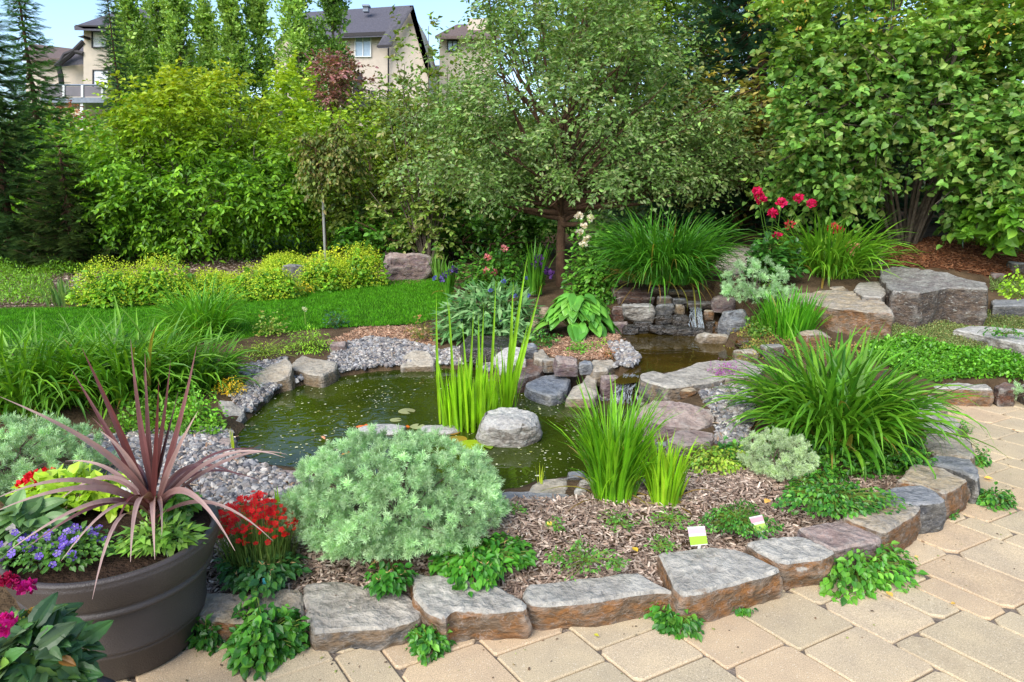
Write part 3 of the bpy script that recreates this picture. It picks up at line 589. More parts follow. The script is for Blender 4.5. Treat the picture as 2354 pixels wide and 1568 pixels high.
PB((1326,828,1364,858), 'blue', 'small bluish rock in the middle of the far bank', 45)
PS([(1352,840),(1362,828),(1416,826),(1414,838),(1396,850),(1366,852)], .22, 'tan', 'pale tan rock at the edge of the little gravel spit', 46, zb=.08)
PS([(1472,858),(1500,852),(1526,858),(1563,848),(1599,833),(1655,828),(1672,850),(1668,868),(1634,878),(1563,888),(1535,890),(1493,878),(1475,870)], .26, 'grey', 'large flat grey slab between the upper and lower ponds', 47, zb=.1, target=.035)
PS([(1640,828),(1700,826),(1760,838),(1740,862),(1668,866)], .27, 'grey', 'flat grey stone carrying the purple thyme beside the large slab', 48, zb=.1)
PB((1463,902,1502,932), 'pale', 'small whitish rock wedged beneath the large flat slab', 49, zb=.05)
PB((1556,888,1600,914), 'tanrust', 'small tan brown rock under the front edge of the large flat slab', 50)
PS([(1455,950),(1478,925),(1500,917),(1563,919),(1632,938),(1645,962),(1610,984),(1540,976),(1495,966)], [.2,.25,.26,.27,.25,.2,.18,.19,.2], 'pink', 'big pinkish purple boulder on the right pond bank', 51, zb=-.05, amp=.012, target=.03)
PS([(1530,1008),(1552,990),(1610,986),(1643,994),(1635,1013),(1570,1022)], .2, 'pink', 'lower pinkish slab in front of the big pinkish boulder', 52, zb=0)
PB((1505,1010,1548,1048), 'slate', 'dark grey rock at the foot of the pinkish boulders', 53, zb=.05)
PS([(1207,1130),(1225,1112),(1251,1099),(1305,1097),(1308,1118),(1300,1132),(1266,1137)], .13, 'tan', 'smooth tan rock on the near pond bank', 54)
PB((1302,1084,1350,1120), 'slate', 'purplish grey rock on the near bank left of the irises', 55, zb=.09)
PB((1326,1096,1380,1140), 'grey', 'grey rock touching the iris clump on the near bank', 56, zb=.1)
PB((1318,1118,1352,1146), 'pale', 'small pale pink stone in front of the near bank rocks', 57, zb=.11)
PS([(1130,1134),(1160,1128),(1235,1130),(1310,1134),(1296,1152),(1212,1151),(1140,1150)], .13, 'slate', 'long flat blue grey slate lying on the near pond bank', 58, zb=.02)
PS([(552,1066),(620,1074),(700,1082),(720,1100),(710,1112),(600,1104),(540,1092)], .12, 'pink', 'long flat pinkish stone on the near pond bank left of the big silvery mound', 59, zb=.0)
PS([(210,1040),(260,1020),(300,1032),(290,1056),(230,1064)], .17, 'blue', 'bluish flat rock right of the silvery mound behind the planter', 60, zb=.05)
PS([(1058,790),(1075,772),(1180,770),(1195,784),(1180,800),(1070,802)], .25, 'dark', 'dark flat slate behind the tall reeds', 61, zb=.1)
PS([(1130,826),(1148,802),(1180,792),(1205,800),(1210,830),(1190,852),(1150,852)], [.16,.24,.28,.26,.22,.14,.13], 'pale', 'lichen yellowed rock behind the right hand reeds', 62, zb=.0)
PB((1197,786,1236,826), 'blue', 'small bright blue grey mottled stone on the far bank', 63, dr=.6)
PS([(1226,806),(1250,802),(1262,818),(1250,828),(1228,822)], .22, 'tan', 'small tan stone right of the bright blue grey one', 64, zb=.1)
PS([(560,905),(600,888),(625,900),(612,915),(590,915)], .09, 'tan', 'low tan stone at the water edge under the slanted rock', 65, zb=-.05)
PB((1660,1005,1700,1040), 'grey', 'small grey rock peeping out by the daylily, right of the pinkish slab', 66)
PB((1700,950,1728,985), 'slate', 'small blue grey rock half under the daylily leaves', 67)
c_, w_, d_, h_ = BB(1094, 931, 1250, 1030, dr=.8, zb=WZ1 + .0)
hullrock('boulder', c_, w_, d_, h_, RK['pale'], 'rounded whitish grey boulder standing in the pond beside the reeds', None, 71, n=26, box=.75, amp=.012, sink=.3, target=.018)
hullrock('water_stone', P(880, 1000, .02), .34, .2, .06, RK['pale'], 'flat pale stone just breaking the surface behind the silvery mound', None, 72)
hullrock('water_stone', P(1010, 1000, .02), .3, .16, .055, RK['pale'], 'flat pale stone at water level left of the reeds', None, 73)

# waterfall rocks
G_W = 'rocks of the waterfall above the upper pond'
def WR(top, z, zb, mat, label, seed, **kw): return slab('waterfall_rock', top, z, zb, RK[mat], label, G_W, seed, cat='rock', flare=.02, **kw)
def WB(bb, mat, label, seed, Y=None, dr=.7, **kw):
    x0, y0, x1, y1 = bb; Y = Y or 6.6; b = PY((x0 + x1) / 2, y1, Y); dep = b[1] * CT - (b[2] - EYE) * ST; w = (x1 - x0) / FPX * dep; t = PY((x0 + x1) / 2, y0, Y + w * dr * .3)
    return hullrock('waterfall_rock', b + [0, w * dr / 2, 0], w, w * dr, t[2] - b[2], RK[mat], label, G_W, seed, sink=.02, **kw)
WB((1410,664,1500,682), 'redr', 'dull red flat rock topping the left of the waterfall wall', 81, 7.1, box=.3)
WB((1422,678,1510,700), 'redr', 'rusty red rectangular rock above the whitish block of the waterfall', 82, 6.9, box=.3)
WB((1434,697,1510,742), 'pale', 'whitish block with golden stain at the left of the waterfall', 83, 6.65, box=.35)
WB((1405,700,1436,742), 'redr', 'narrow brownish rock left of the whitish block', 84, 6.8, box=.4)
WB((1508,698,1555,724), 'slate', 'rounded dark blue grey rock in the middle of the waterfall wall', 85, 6.7)
WB((1496,659,1542,674), 'tan', 'flat mossy stone on top of the waterfall wall, left one', 86, 7.1, box=.3)
WB((1540,666,1604,682), 'tan', 'flat mossy capstone on top of the waterfall wall, right one', 87, 7.0, box=.3)
WB((1512,678,1548,700), 'grey', 'grey wedge stone under the capstones', 88, 6.85)
WB((1546,684,1582,700), 'slate', 'dark slate under the right capstone', 89, 6.85)
WB((1552,697,1576,722), 'tan', 'pale brown stone left of the falling water', 90, 6.65)
WB((1580,694,1645,709), 'brown', 'brown ledge over which the water falls', 91, 6.75, box=.3)
WB((1619,709,1642,738), 'tanrust', 'small tan block right of the falling water', 92, 6.6)
WB((1636,678,1696,718), 'pink', 'pinkish grey rock at the upper right of the waterfall', 93, 6.7)
WB((1654,711,1736,773), 'blue', 'rounded blue grey white streaked rock right of the waterfall', 94, 6.2, box=.8, topflat=.97)
WB((1606,764,1684,806), 'tan', 'pale tan rock lying at the right bank of the upper pond', 95, 5.95)
WB((1403,738,1452,768), 'pink', 'low purplish rock left of the upper pond', 96, 6.35)
WB((1640,738,1668,775), 'gold', 'mossy dark rock between waterfall and blue grey rock', 97, 6.3)
WB((1545,722,1590,756), 'dark', 'wet dark rock left of the falling water', 98, 6.45)
WB((1622,738,1650,768), 'dark', 'wet dark rock at the foot of the falling water', 99, 6.4)
WB((1510,722,1550,748), 'dark', 'wet dark rock beneath the rounded blue grey one', 100, 6.5)
for i, (x, y, s, lb) in enumerate([(1452,764,30,'wet dark stone at the left of the stones under the fall'),(1480,756,34,'wet dark stone under the whitish block'),(1512,764,32,'wet dark stone at mid pond edge, below the dark slate'),
  (1545,768,34,'wet dark stone at the foot of the fall, left of the splash'),(1578,772,30,'wet dark stone in front of the splash'),(1608,770,26,'wet dark stone beside the pale tan rock')]):
    WB((x - s / 2 - 6, y - 20, x + s / 2 + 6, y + 4), 'dark', lb, 110 + i, 6.35 - (y - 756) * .006)
PB((1684,800,1740,832), 'tan', 'flat tan stone at the right bank of the upper pond', 141, zb=.24)
PB((1745,790,1800,826), 'brown', 'speckled brownish stone below the irises by the upper pond', 142, zb=.26)
PB((1690,772,1730,798), 'gold', 'small mossy stone beside the pale tan rock of the upper pond', 143, zb=.25)
PB((1830,760,1905,812), 'tanrust', 'tan rusty stone at the foot of the rust stained boulder', 144, zb=.24)
PS([(330,1092),(380,1075),(460,1080),(480,1100),(430,1118),(350,1112)], .12, 'pink', 'flat pinkish stone in the gravel behind the planter', 145, zb=0)
PS([(455,1010),(500,1000),(545,1008),(530,1026),(470,1030)], .13, 'pink', 'flat purplish stone at the near left corner of the pond', 146, zb=0)
PS([(250,1062),(300,1052),(330,1066),(300,1084),(256,1080)], .13, 'tan', 'flat tan stone between the left silvery mound and the gravel', 147, zb=0)
# falling water
WT = plain('white_water', (.5, .56, .6), .12, .6, .9, 70, .5, 45)
_nt = WT.node_tree; _o = [n for n in _nt.nodes if n.type == 'OUTPUT_MATERIAL'][0]; _p = [n for n in _nt.nodes if n.type == 'BSDF_PRINCIPLED'][0]; _t = _nt.nodes.new('ShaderNodeBsdfTransparent'); _m = _nt.nodes.new('ShaderNodeMixShader'); _m.inputs[0].default_value = .28
_nt.links.new(_t.outputs[0], _m.inputs[1]); _nt.links.new(_p.outputs[0], _m.inputs[2]); _nt.links.new(_m.outputs[0], _o.inputs[0])
def sheet(name, pts, wid, label, jit=.02, n=16):
    m = MB(); pts = np.array(pts, float); s = np.linspace(0, 1, 14); seg = np.array([np.interp(s, np.linspace(0, 1, len(pts)), pts[:, k]) for k in range(3)]).T
    for i in range(n):
        off = (i / (n - 1) - .5) * wid + rng.normal() * wid * .12; p = seg + np.array([off, rng.normal() * jit, 0]) + np.stack([rng.normal(size=14) * .004, rng.normal(size=14) * .006, 0 * s], 1) + np.outer(s ** 2, [off * .35, 0, 0])
        m.tube(p, rng.uniform(.003, .008) * (1 + .5 * np.sin(np.arange(14) * 1.3 + i)), (.6, .65, .7), 5)
    return tag(m.build(name, WT, origin=pts[0], smooth=True), label, 'waterfall')
sheet('waterfall', [PY(1600,708,6.7), PY(1602,722,6.5), PY(1604,756,6.42)], .1, 'thin white stream falling from the brown ledge into the upper pond')
sheet('waterfall', [P(1452,862,.2) , PY(1445,880,4.78), PY(1432,900,4.7), P(1430,928,.055)], .12, 'small white cascade running over the golden rock into the lower pond')

# boulders of the right hand terrace and others
B = lambda top, z, zb, mat, label, seed, **kw: slab('boulder', top, z, zb, RK[mat], label, 'large boulders', seed, cat='boulder', **kw)
B([(1768,652),(1811,644),(1893,646),(1964,668),(2034,692),(2052,716),(1999,716),(1913,706),(1840,692),(1776,672)], [.52,.54,.56,.57,.57,.53,.53,.54,.54,.52], .15, 'tanrust', 'large boulder with grey top and rust stained face above the big daylily', 121, amp=.016, target=.045, flare=.05)
B([(2024,640),(2022,618),(2077,611),(2180,628),(2269,648),(2271,664),(2179,660),(2116,672),(2050,668),(2034,650)], [.66,.72,.75,.74,.69,.66,.66,.65,.65,.66], .22, 'brown', 'largest boulder with flat lichen grey top and speckled brown face', 122, amp=.014, target=.045, flare=.02)
B([(1962,664),(1975,648),(2030,646),(2044,664),(2030,682),(1985,680)], .6, .25, 'grey', 'grey boulder wedged between the two largest boulders', 123, target=.04)
B([(2279,690),(2310,678),(2420,682),(2420,700),(2282,702)], .46, .25, 'slate', 'low slate boulder at right frame edge beyond the mossy ground', 124, target=.04)
B([(2191,757),(2230,748),(2354,756),(2440,764),(2440,792),(2354,790),(2262,770)], .33, .15, 'pale', 'long whitish flat boulder set in the mossy ground at right', 125, target=.04)
B([(1640,610),(1660,580),(1700,568),(1745,570),(1752,596),(1730,620),(1680,630)], [.66,.72,.78,.78,.76,.68,.66], .4, 'grey', 'grey boulder behind the waterfall between grass and red peonies', 126, target=.04)
rockbb('boulder', (880,572,1000,648), RK['pink'], 'grey brown boulder at the far edge of the lawn', 'large boulders', 127, dr=.5, target=.04, cat='boulder')
rockbb('boulder', (652,606,706,646), RK['slate'], 'rounded grey boulder among the yellow flowers', 'large boulders', 128, target=.04, cat='boulder', zb=.3)
rockbb('stone', (2270,624,2308,644), RK['pink'], 'small pale stone on the bark mulch at right', None, 129)
rockbb('stone', (2314,594,2360,634), RK['grey'], 'grey stone on the bark mulch at right frame edge', None, 130)
rockbb('stone', (1095,548,1160,566), RK['redr'], 'flat reddish stone in the bed behind the pink peonies', None, 131)

# ================================================================ gravel, bark mulch
def pebble_mesh():
    bm = bmesh.new(); bmesh.ops.create_icosphere(bm, subdivisions=1, radius=1); v = np.array([x.co for x in bm.verts]); f = [[a.index for a in t.verts] for t in bm.faces]; bm.free(); return v, f
PV, PF = pebble_mesh()
def gravel(polys, n, size=(.008, .02), cols=None, name='gravel', lift=.0):
    m = MB(); cols = cols or [S(158,156,154), S(128,127,128), S(96,95,98), S(184,178,168), S(140,130,118), S(76,75,78), S(150,138,130)]
    for poly, k in zip(polys, n):
        for layer in range(2):
            ps = scatter(poly, k // 2, lift + .006 + layer * .008); q = len(ps)
            ps = ps[~inpoly(ps[:, 0], ps[:, 1], POND) & ~inpoly(ps[:, 0], ps[:, 1], POND2)] if name != 'underwater' else ps; q = len(ps)
            sc = (size[0] + (size[1] * 1.35 - size[0]) * rng.random((q, 1)) ** 2) * rng.uniform([.7, .7, .4], [1.3, 1.1, .8], (q, 3)); m.inst(PV + rng.normal(size=PV.shape) * .12, PF, None, ps, frames(rnd(q), rnd(q) * .3 + [0, 0, 1]), sc, pal(q, cols, .15))
    return tag(m.build(name, plain('pebble_surface', None, .75, .3, .3, 200, .2, 60)), kind='stuff')
GR1 = polyG([(770,800),(850,775),(930,785),(1000,800),(1010,846),(930,852),(820,858),(740,880),(670,898),(660,870),(740,865)])
GR2 = polyG([(525,850),(600,835),(660,825),(670,900),(610,930),(560,950),(530,915),(560,900),(575,870)])
GR3 = polyG([(1395,790),(1440,790),(1480,830),(1465,862),(1420,868),(1375,872),(1400,850),(1420,835)])
GR4 = polyG([(200,1010),(420,990),(530,990),(560,1060),(720,1110),(700,1150),(600,1150),(480,1180),(440,1240),(300,1150),(200,1080)])
GR5 = polyG([(1600,900),(1720,880),(1740,960),(1700,1040),(1640,1020),(1650,970),(1620,925)])
GR6 = polyG([(1000,810),(1060,800),(1140,820),(1130,850),(1010,846)])
gravel([GR1, GR2, GR3, GR4, GR5, GR6], [7000, 2600, 1800, 6500, 2200, 1500])

def _dummy(): pass
def chips(polys, n, cols, name, size=(.014, .045), mat=None):
    m = MB(); tv = np.array([[-.13,0,0],[.13,.05,.03],[.1,1,0],[-.1,.93,.05],[-.13,0,-.07],[.13,.05,-.05],[.1,1,-.07],[-.1,.93,-.04]]); tq = [[0,1,2,3],[0,4,5,1],[1,5,6,2],[2,6,7,3],[3,7,4,0]]
    for poly, k in zip(polys, n):
        ps = scatter(poly, k, .006); k = len(ps); ps[:, 2] += rng.random(k) * .012
        m.inst(tv, None, tq, ps, frames(rnd(k) * [1, 1, .25], rnd(k) * .35 + [0, 0, 1]), rng.uniform(*size, k), pal(k, cols, .22))
    return tag(m.build(name, mat or plain('bark_surface', None, .9, .15)), kind='stuff')
BARKC = [S(178,156,138), S(150,128,112), S(208,190,172), S(120,102,88), S(166,140,122), S(98,82,72)]
chips([MULB], [34000], BARKC, 'bark_mulch', (.01, .038))
MB2 = polyG([(2030,560),(2150,548),(2354,556),(2560,560),(2560,640),(2280,640),(2040,612)])
chips([MB2], [16000], [S(128,80,50), S(100,62,40), S(146,104,74), S(80,50,34)], 'bark_mulch', (.02, .06))
chips([polyG([(750,790),(830,755),(950,752),(1010,780),(1000,800),(930,785),(850,776),(770,800)]), polyG([(1230,800),(1290,780),(1420,770),(1440,800),(1390,830),(1280,828)]),
  polyG([(880,660),(900,640),(1010,620),(1100,600),(1100,640),(1000,648)])], [5000, 4000, 2500], [S(176,140,112), S(150,112,88), S(128,96,76), S(190,160,134)], 'bark_mulch', (.015, .04))
chips([polyG([(1650,560),(1780,575),(2040,560),(2030,612),(1760,645),(1650,640)])], [5000], BARKC, 'bark_mulch', (.02, .05))
chips([GR4, GR1, GR5], [1300, 250, 200], [S(170,146,122), S(140,112,90), S(196,180,160)], 'bark_mulch', (.015, .045))
chips([polyG([(-100,640),(200,625),(200,700),(-100,712)]), polyG([(200,570),(900,570),(900,640),(200,640)])], [2500, 5000], BARKC, 'bark_mulch', (.02, .05))
# ================================================================ plants
def cl(n, cols): return pal(n, cols)
G1 = [S(80,136,38), S(64,118,34), S(100,154,50)]          # daylily greens
G2 = [S(48,104,28), S(66,124,34), S(84,142,44)]           # deeper greens
G3 = [S(128,176,40), S(104,158,36), S(150,190,56)]        # yellow greens
SIL = [S(168,194,160), S(152,184,144), S(186,208,174), S(136,168,124)]
def onemesh(m, name, label, cat, org, mat=LM, group=None): return tag(m.build(name, mat, origin=org), label, cat, group)
def strapclump(bb, label, cols, n, width, lean, curl, name='daylily', r0=.5, dr=.9, zb=None, Lf=1.15, seg=7, group=None, profile='strap', mat=LM, dry=.006, parts=None, power=1.5, cat='plant'):
    c, w, d, h = BB(*bb, dr=dr, zb=zb); m = MB()
    blades(m, n, c, w * .5 * r0, h * Lf, width, lean, curl, cols, seg, dry=dry, profile=profile, power=power, asp=d / w)
    # short inner leaves thicken the base
    blades(m, n // 3, c, w * .5 * r0 * 1.1, h * Lf * .6, width, lean * 1.2, curl, cols, seg, dry=dry, profile=profile, power=power, asp=d / w)
    # withered blades lying at the foot of the clump
    blades(m, max(6, n // 14), c, w * .5 * r0, h * Lf * .6, width * .8, 1.1, 1.6, [S(130,118,66), S(112,98,58), S(96,110,50)], seg, profile=profile, power=.8, asp=d / w)
    if parts is None: return onemesh(m, name, label, cat, c, mat, group), (c, w, d, h)
    t = thing(name, label, cat, c, group); m.build('leaves', mat, t); parts(t, c, w, d, h); return t, (c, w, d, h)
GD = 'daylily clumps'
strapclump((-90,720,250,985), 'leafy daylily clump at left frame edge behind the silvery mound', G1, 520, .022, .55, 1.9, group=GD, r0=.66, Lf=1.1)
strapclump((120,705,450,960), 'wide bright green daylily clump behind the red spiky plant', G1, 560, .022, .55, 1.9, group=GD, r0=.66, Lf=1.1)
strapclump((330,740,560,925), 'daylily clump between the planter spikes and the yellow stonecrop', G1, 340, .02, .6, 1.9, group=GD, r0=.6, Lf=1.08)
strapclump((375,662,565,795), 'fine leaved grassy clump standing against the lawn', [S(84,150,40), S(104,168,50), S(66,130,36)], 420, .013, .5, 1.5, group=GD, r0=.45, Lf=1.35)
strapclump((1690,768,2120,1095), 'big arching daylily clump inside the curve of edging stones', G1 + G2, 620, .026, .6, 1.9, group=GD, r0=.42, Lf=1.16)
# broad pale leaves on the near side of two clumps
strapclump((1350,482,1690,668), 'large dark green fountain of ornamental grass above the waterfall', [S(52,112,30), S(40,92,26), S(74,134,40)], 1300, .016, .55, 1.9, name='ornamental_grass', r0=.5, Lf=1.2, zb=.62, group=None)
ipal = [S(88,150,30), S(112,172,40), S(70,132,28)]
strapclump((1325,915,1490,1182), 'iris clump rising from the near pond bank with upright leaves', ipal, 300, .013, .22, .8, name='iris', r0=.55, Lf=1.1, seg=5)
strapclump((1470,1015,1585,1182), 'shorter yellow green iris leaves right beside the taller iris clump', [S(120,176,40), S(140,186,50), S(96,156,36)], 150, .014, .16, .5, name='iris', r0=.6, Lf=1.1, seg=5)
strapclump((1720,670,1900,795), 'bright green irises in front of the rust stained boulder', [S(72,146,34), S(58,126,28), S(92,160,44)], 230, .018, .3, .6, name='iris', r0=.6, Lf=1.1, seg=5, zb=.28)
strapclump((95,640,195,708), 'small grey green iris clump at the far side of the lawn', [S(92,134,84), S(110,150,84), S(74,120,78)], 90, .02, .25, .4, name='iris', r0=.7, Lf=1.05, seg=4)
# reeds standing in the water
def reeds(spec, label, n, r0, c, asp=.6):
    m = MB(); org = np.array(c, float); blades(m, int(n * 1.5), org - [0, 0, .08], r0, spec * .66, .018, .1, .12, [S(120,178,30), S(98,158,28), S(140,196,44)], 5, asp=asp, profile='strap'); return m
m = reeds(.75, '', 120, .2, P(1085, 980, WZ1)); c0 = P(1085, 980, WZ1)
for bx, by, tx, ty in [(1012,975,1003,672),(1040,985,1026,672),(1047,980,1032,690),(1075,985,1062,738),(1100,985,1112,700),(1120,980,1140,640),(1060,985,1088,712),(1090,980,1098,764),(1035,985,1000,800),(1108,985,1100,720)]:
    b = P(bx, by, WZ1) - [0, 0, .05]; t = PY(tx, ty, b[1] + rng.uniform(-.05, .1)); ribbon(m, [b, (b + t) / 2 + [rng.normal() * .02, 0, .02], t], .02, S(130,180,40), 8, .25, [0, -1, .1], S(100,156,40))
onemesh(m, 'reed', 'tall bright green reeds standing in the pond, the wider left group', 'plant', c0, LM, 'reeds in the pond')
m = MB(); c1 = P(1165, 940, WZ1); blades(m, 26, c1 - [0, 0, .05], .06, .5, .018, .12, .12, [S(120,178,30), S(98,158,28)], 5, asp=.8)
for bx, tx, ty in [(1160,1212,590),(1168,1246,652),(1157,1196,700),(1172,1180,650),(1163,1215,740)]:
    b = P(bx, 942, WZ1) - [0, 0, .05]; t = PY(tx, ty, b[1] + .02); ribbon(m, [b, (b * .5 + t * .5) + [-.01, 0, .0], t], .03, S(120,172,34), 9, .25, [0, -1, .1], S(112,170,44))
onemesh(m, 'reed', 'taller narrow group of reeds leaning right, nearer the whitish boulder', 'plant', c1, LM, 'reeds in the pond')
for k, (x, y) in enumerate([(541,1055),(1243,1135)]):
    m = MB(); b = P(x, y, .07); blades(m, 6, b, .015, .22 if k == 0 else .16, .008, .12, .25, [S(150,180,60)], 4); onemesh(m, 'reed', ['lone thin reed stems at the near left corner of the pond', 'single thin blade sprouting by the flat slate on the near bank'][k], 'plant', b)

# ---- mounds of silvery wormwood
SP, SPT = sprig(26, 1.5, .034, 3); SP2, SPT2 = sprig(20, 1.4, .036, 5)
def silver(bb, n, size, label, dr=.9, zb=None, cols=SIL, seed=1):
    c, w, d, h = BB(*bb, dr=dr, zb=zb); t = thing('wormwood', label, 'plant', c, 'silvery wormwood mounds'); m = MB(); r = np.random.default_rng(seed)
    K = max(20, n // 13); cd = unit(r.normal(size=(K, 3)) + [0, -.15, .2]); cd[:, 2] = np.abs(cd[:, 2]) * np.where(cd[:, 2] < 0, -.2, 1)
    lump = np.array([1 + .09 * noise.noise(Vector(q * 2.4 + seed)) + .05 * noise.noise(Vector(q * 7 + seed)) for q in cd]); u = np.where(r.random(K) < .25, r.uniform(.4, .8, K), r.uniform(.84, 1.0, K)) * lump
    cc = c + [0, 0, h * .3] + cd * u[:, None] * np.array([w / 2, d / 2, h * .68]); ki = np.repeat(np.arange(K), 13); k = len(ki); dd = unit(cd[ki] * 1.0 + r.normal(size=(k, 3)) * .5 + [0, 0, .15])
    p = cc[ki] + dd * (size * 1.15) * r.uniform(.2, 1, (k, 1)); p[:, 2] = np.maximum(p[:, 2], c[2] - .02); a = dd + r.normal(size=(k, 3)) * .2 + [0, 0, .2]; ksh = (1 + .13 * r.normal(size=(K, 1)))[ki]
    m.inst(SP, SPT, None, p[::2], frames(a, rnd(k))[::2], size * r.uniform(.7, 1.2, k)[::2], (pal(k, cols, .1) * ksh)[::2]); m.inst(SP2, SPT2, None, p[1::2], frames(a, rnd(k))[1::2], size * r.uniform(.7, 1.2, k)[1::2], (pal(k, cols, .1) * ksh)[1::2])
    m.build('foliage', LMs, t); s = MB()
    for i in range(26):
        q = p[r.integers(0, k)]; s.tube([c + [r.normal() * .04, r.normal() * .04, 0], (c + q) / 2 + [0, 0, .04], q], [.005, .004, .002], S(110,104,84), 4)
    s.build('stems', BARK2, t); return t
silver((672,990,1158,1345), 8500, .03, 'largest silvery green feathery mound, in front of the pond', dr=.85, seed=2)
silver((-190,970,250,1165), 2800, .036, 'wide silvery mound at left frame edge behind the red geranium', dr=.6, seed=3, zb=.1)
silver((1705,993,1855,1118), 3600, .02, 'small round pale silvery cushion in front of the big daylily', dr=.95, seed=4, cols=[S(176,190,160), S(160,178,142), S(190,202,176)])
silver((1660,598,1810,705), 900, .045, 'silvery grey plant beside the waterfall under the red peonies', dr=.8, seed=5, zb=.52)
silver((2338,884,2420,932), 300, .03, 'little grey green plant hanging over the far right edging stone', seed=6, zb=.05)

# ---- low clumps of oval leaves (violets) and other small leafy plants
def leafy(bb, n, size, label, cols=G2, tpl=(OV, OVT), name='violet', group='violet clumps', dr=.9, zb=None, mat=LMg, droop=.25, shell=.35, extra=None, cat='plant', hmin=.0, stem=True, up=.9):
    c, w, d, h = BB(*bb, dr=dr, zb=zb); h = max(h, hmin); m = MB()
    if name == 'violet': n = int(n * 2.8); size = size * .8; droop += .25; tpl = (OV * [1.0, 1, 1.4], OVT) if tpl[0] is OV else tpl
    dd = unit(rnd(n)); dd[:, 2] = np.abs(dd[:, 2]); u = rng.random(n) ** shell
    ph = np.arctan2(dd[:, 1], dd[:, 0]); lf = 1 + .22 * np.sin(ph * 3 + bb[0]) + .12 * np.sin(ph * 5 + bb[1])
    p = c + dd * (u * lf)[:, None] * np.array([w / 2 * .92, d / 2 * .92, h * .85]); a = dd * [1, 1, .2] + rnd(n) * .45 + [0, -.15, -droop]; nn = dd * .5 + [0, -.25, up] + rnd(n) * .3
    m.inst(tpl[0], tpl[1], None, p, frames(a, nn), size * rng.uniform(.55, 1.2, n), pal(n, cols, .16))
    if stem:
        for i in range(0, n, 6): m.tube([c + [rng.normal() * .015, rng.normal() * .015, 0], (c + p[i]) / 2 + [0, 0, h * .15], p[i]], .0016, S(110,130,60), 3)
    if extra is None: return onemesh(m, name, label, cat, c, mat, group)
    t = thing(name, label, cat, c, group); m.build('leaves', mat, t); extra(t, c, w, d, h, p); return t
V1 = [S(58,118,38), S(74,136,46), S(44,98,34), S(94,150,58), S(52,108,48)]
def spent(t, c, w, d, h, p):
    m = MB(); k = p[rng.integers(0, len(p), 26)] + [0, 0, .012]; k = k[k[:, 2] > c[2] + h * .3]; n = len(k) * 3
    m.inst(NR * [.8, 1, 1], NRT, None, np.repeat(k, 3, 0), frames(rnd(n) + [0, 0, .6], rnd(n)), rng.uniform(.012, .022, n), pal(n, [S(206,168,120), S(190,150,100)])); m.build('seed_heads', PET, t)
leafy((522,1372,716,1552), 330, .05, 'bright green leafy clump on the pavers right of the planter', V1, zb=0)
leafy((432,1415,528,1500), 90, .042, 'darker small leafy clump half behind the planter', [S(44,92,36), S(56,110,40)], zb=0)
leafy((936,1430,1040,1520), 120, .04, 'small leafy tuft on the pavers below the gap of the edging stones', V1, zb=0)
leafy((1470,1370,1628,1466), 170, .044, 'leafy clump on the pavers below the big grey slab stone', V1, zb=0)
leafy((1675,1385,1732,1422), 26, .03, 'tiny sprout in the paver joint right of a leafy clump', V1, zb=0)
leafy((1824,1238,2090,1382), 420, .046, 'largest leafy clump on the pavers, spilling over the edging stones', [S(72,136,40), S(90,154,50), S(54,112,36), S(104,160,62)], zb=0)
leafy((2218,1112,2330,1178), 130, .034, 'creeping leafy patch on the pavers at right below the slate stone', V1, zb=0)
leafy((2232,1018,2272,1076), 60, .03, 'narrow leafy tuft outside the edging stones, right of the flat tan one', V1, zb=0)
leafy((2196,966,2232,1000), 36, .026, 'small leafy tuft at the stone corner near the far right pavers', V1, zb=0)
leafy((2170,1166,2200,1196), 24, .024, 'little sprout at the foot of the dark slate edging stone', V1, zb=0)
leafy((968,1228,1226,1352), 330, .048, 'leafy violets with dry seed heads, right foot of the big silvery mound', [S(50,112,34), S(66,130,38), S(84,146,50)], extra=spent, zb=.12)
leafy((842,1290,950,1372), 80, .046, 'leafy violets under the front of the big silvery mound', [S(46,104,36), S(60,120,40)], extra=spent, zb=.12)
leafy((508,1270,700,1372), 170, .05, 'bluish green leafy violets below the red pinks', [S(48,96,60), S(60,112,62), S(72,122,60)], extra=spent, zb=.11)
leafy((1775,1090,2040,1205), 520, .034, 'broad leafy mat between small silvery cushion and edging stones', V1, zb=.14, hmin=.1)
leafy((1600,1165,1790,1245), 330, .022, 'low leafy creeper around the two plant tags', V1, zb=.13, hmin=.07)
leafy((1560,1020,1730,1100), 300, .03, 'yellowish green low plant right of the pinkish slabs', [S(126,166,50), S(92,142,44), S(150,170,70)], zb=.15, hmin=.06)
leafy((1640,1000,1720,1070), 120, .04, 'darker green leafy plant left of the small silvery cushion', V1, zb=.15, hmin=.1)
leafy((2020,1020,2140,1078), 150, .03, 'small leafy plant between daylily and the flat tan edging stone', V1, zb=.14, hmin=.06)
leafy((385,880,520,1000), 520, .03, 'fresh green stonecrop patch left of the triangular pond rock', [S(104,168,40), S(84,150,36), S(124,184,56)], name='stonecrop', group='stonecrop patches', zb=.11)
leafy((494,862,575,912), 420, .02, 'bright yellow stonecrop cushion on the left pond bank', [S(226,190,24), S(236,206,50), S(206,176,30)], name='stonecrop', group='stonecrop patches', tpl=(NR, NRT), hmin=.07, zb=.15)
leafy((525,776,690,835), 700, .024, 'yellow green mossy stonecrop above the gravel on the left bank', [S(150,190,48), S(126,172,42), S(168,202,66)], name='stonecrop', group='stonecrop patches', tpl=(NR, NRT), hmin=.06)
leafy((650,742,775,822), 800, .035, 'feathery yellow green plant beside the gravel bank', [S(128,184,42), S(106,166,38), S(150,198,60)], name='feathery_plant', group=None, tpl=(NR, NRT))
leafy((578,708,668,778), 240, .04, 'small shrub with reddish base at the lawn edge', [S(120,160,60), S(100,140,50), S(150,150,80)], name='small_shrub', group=None, tpl=(QD, QDT))
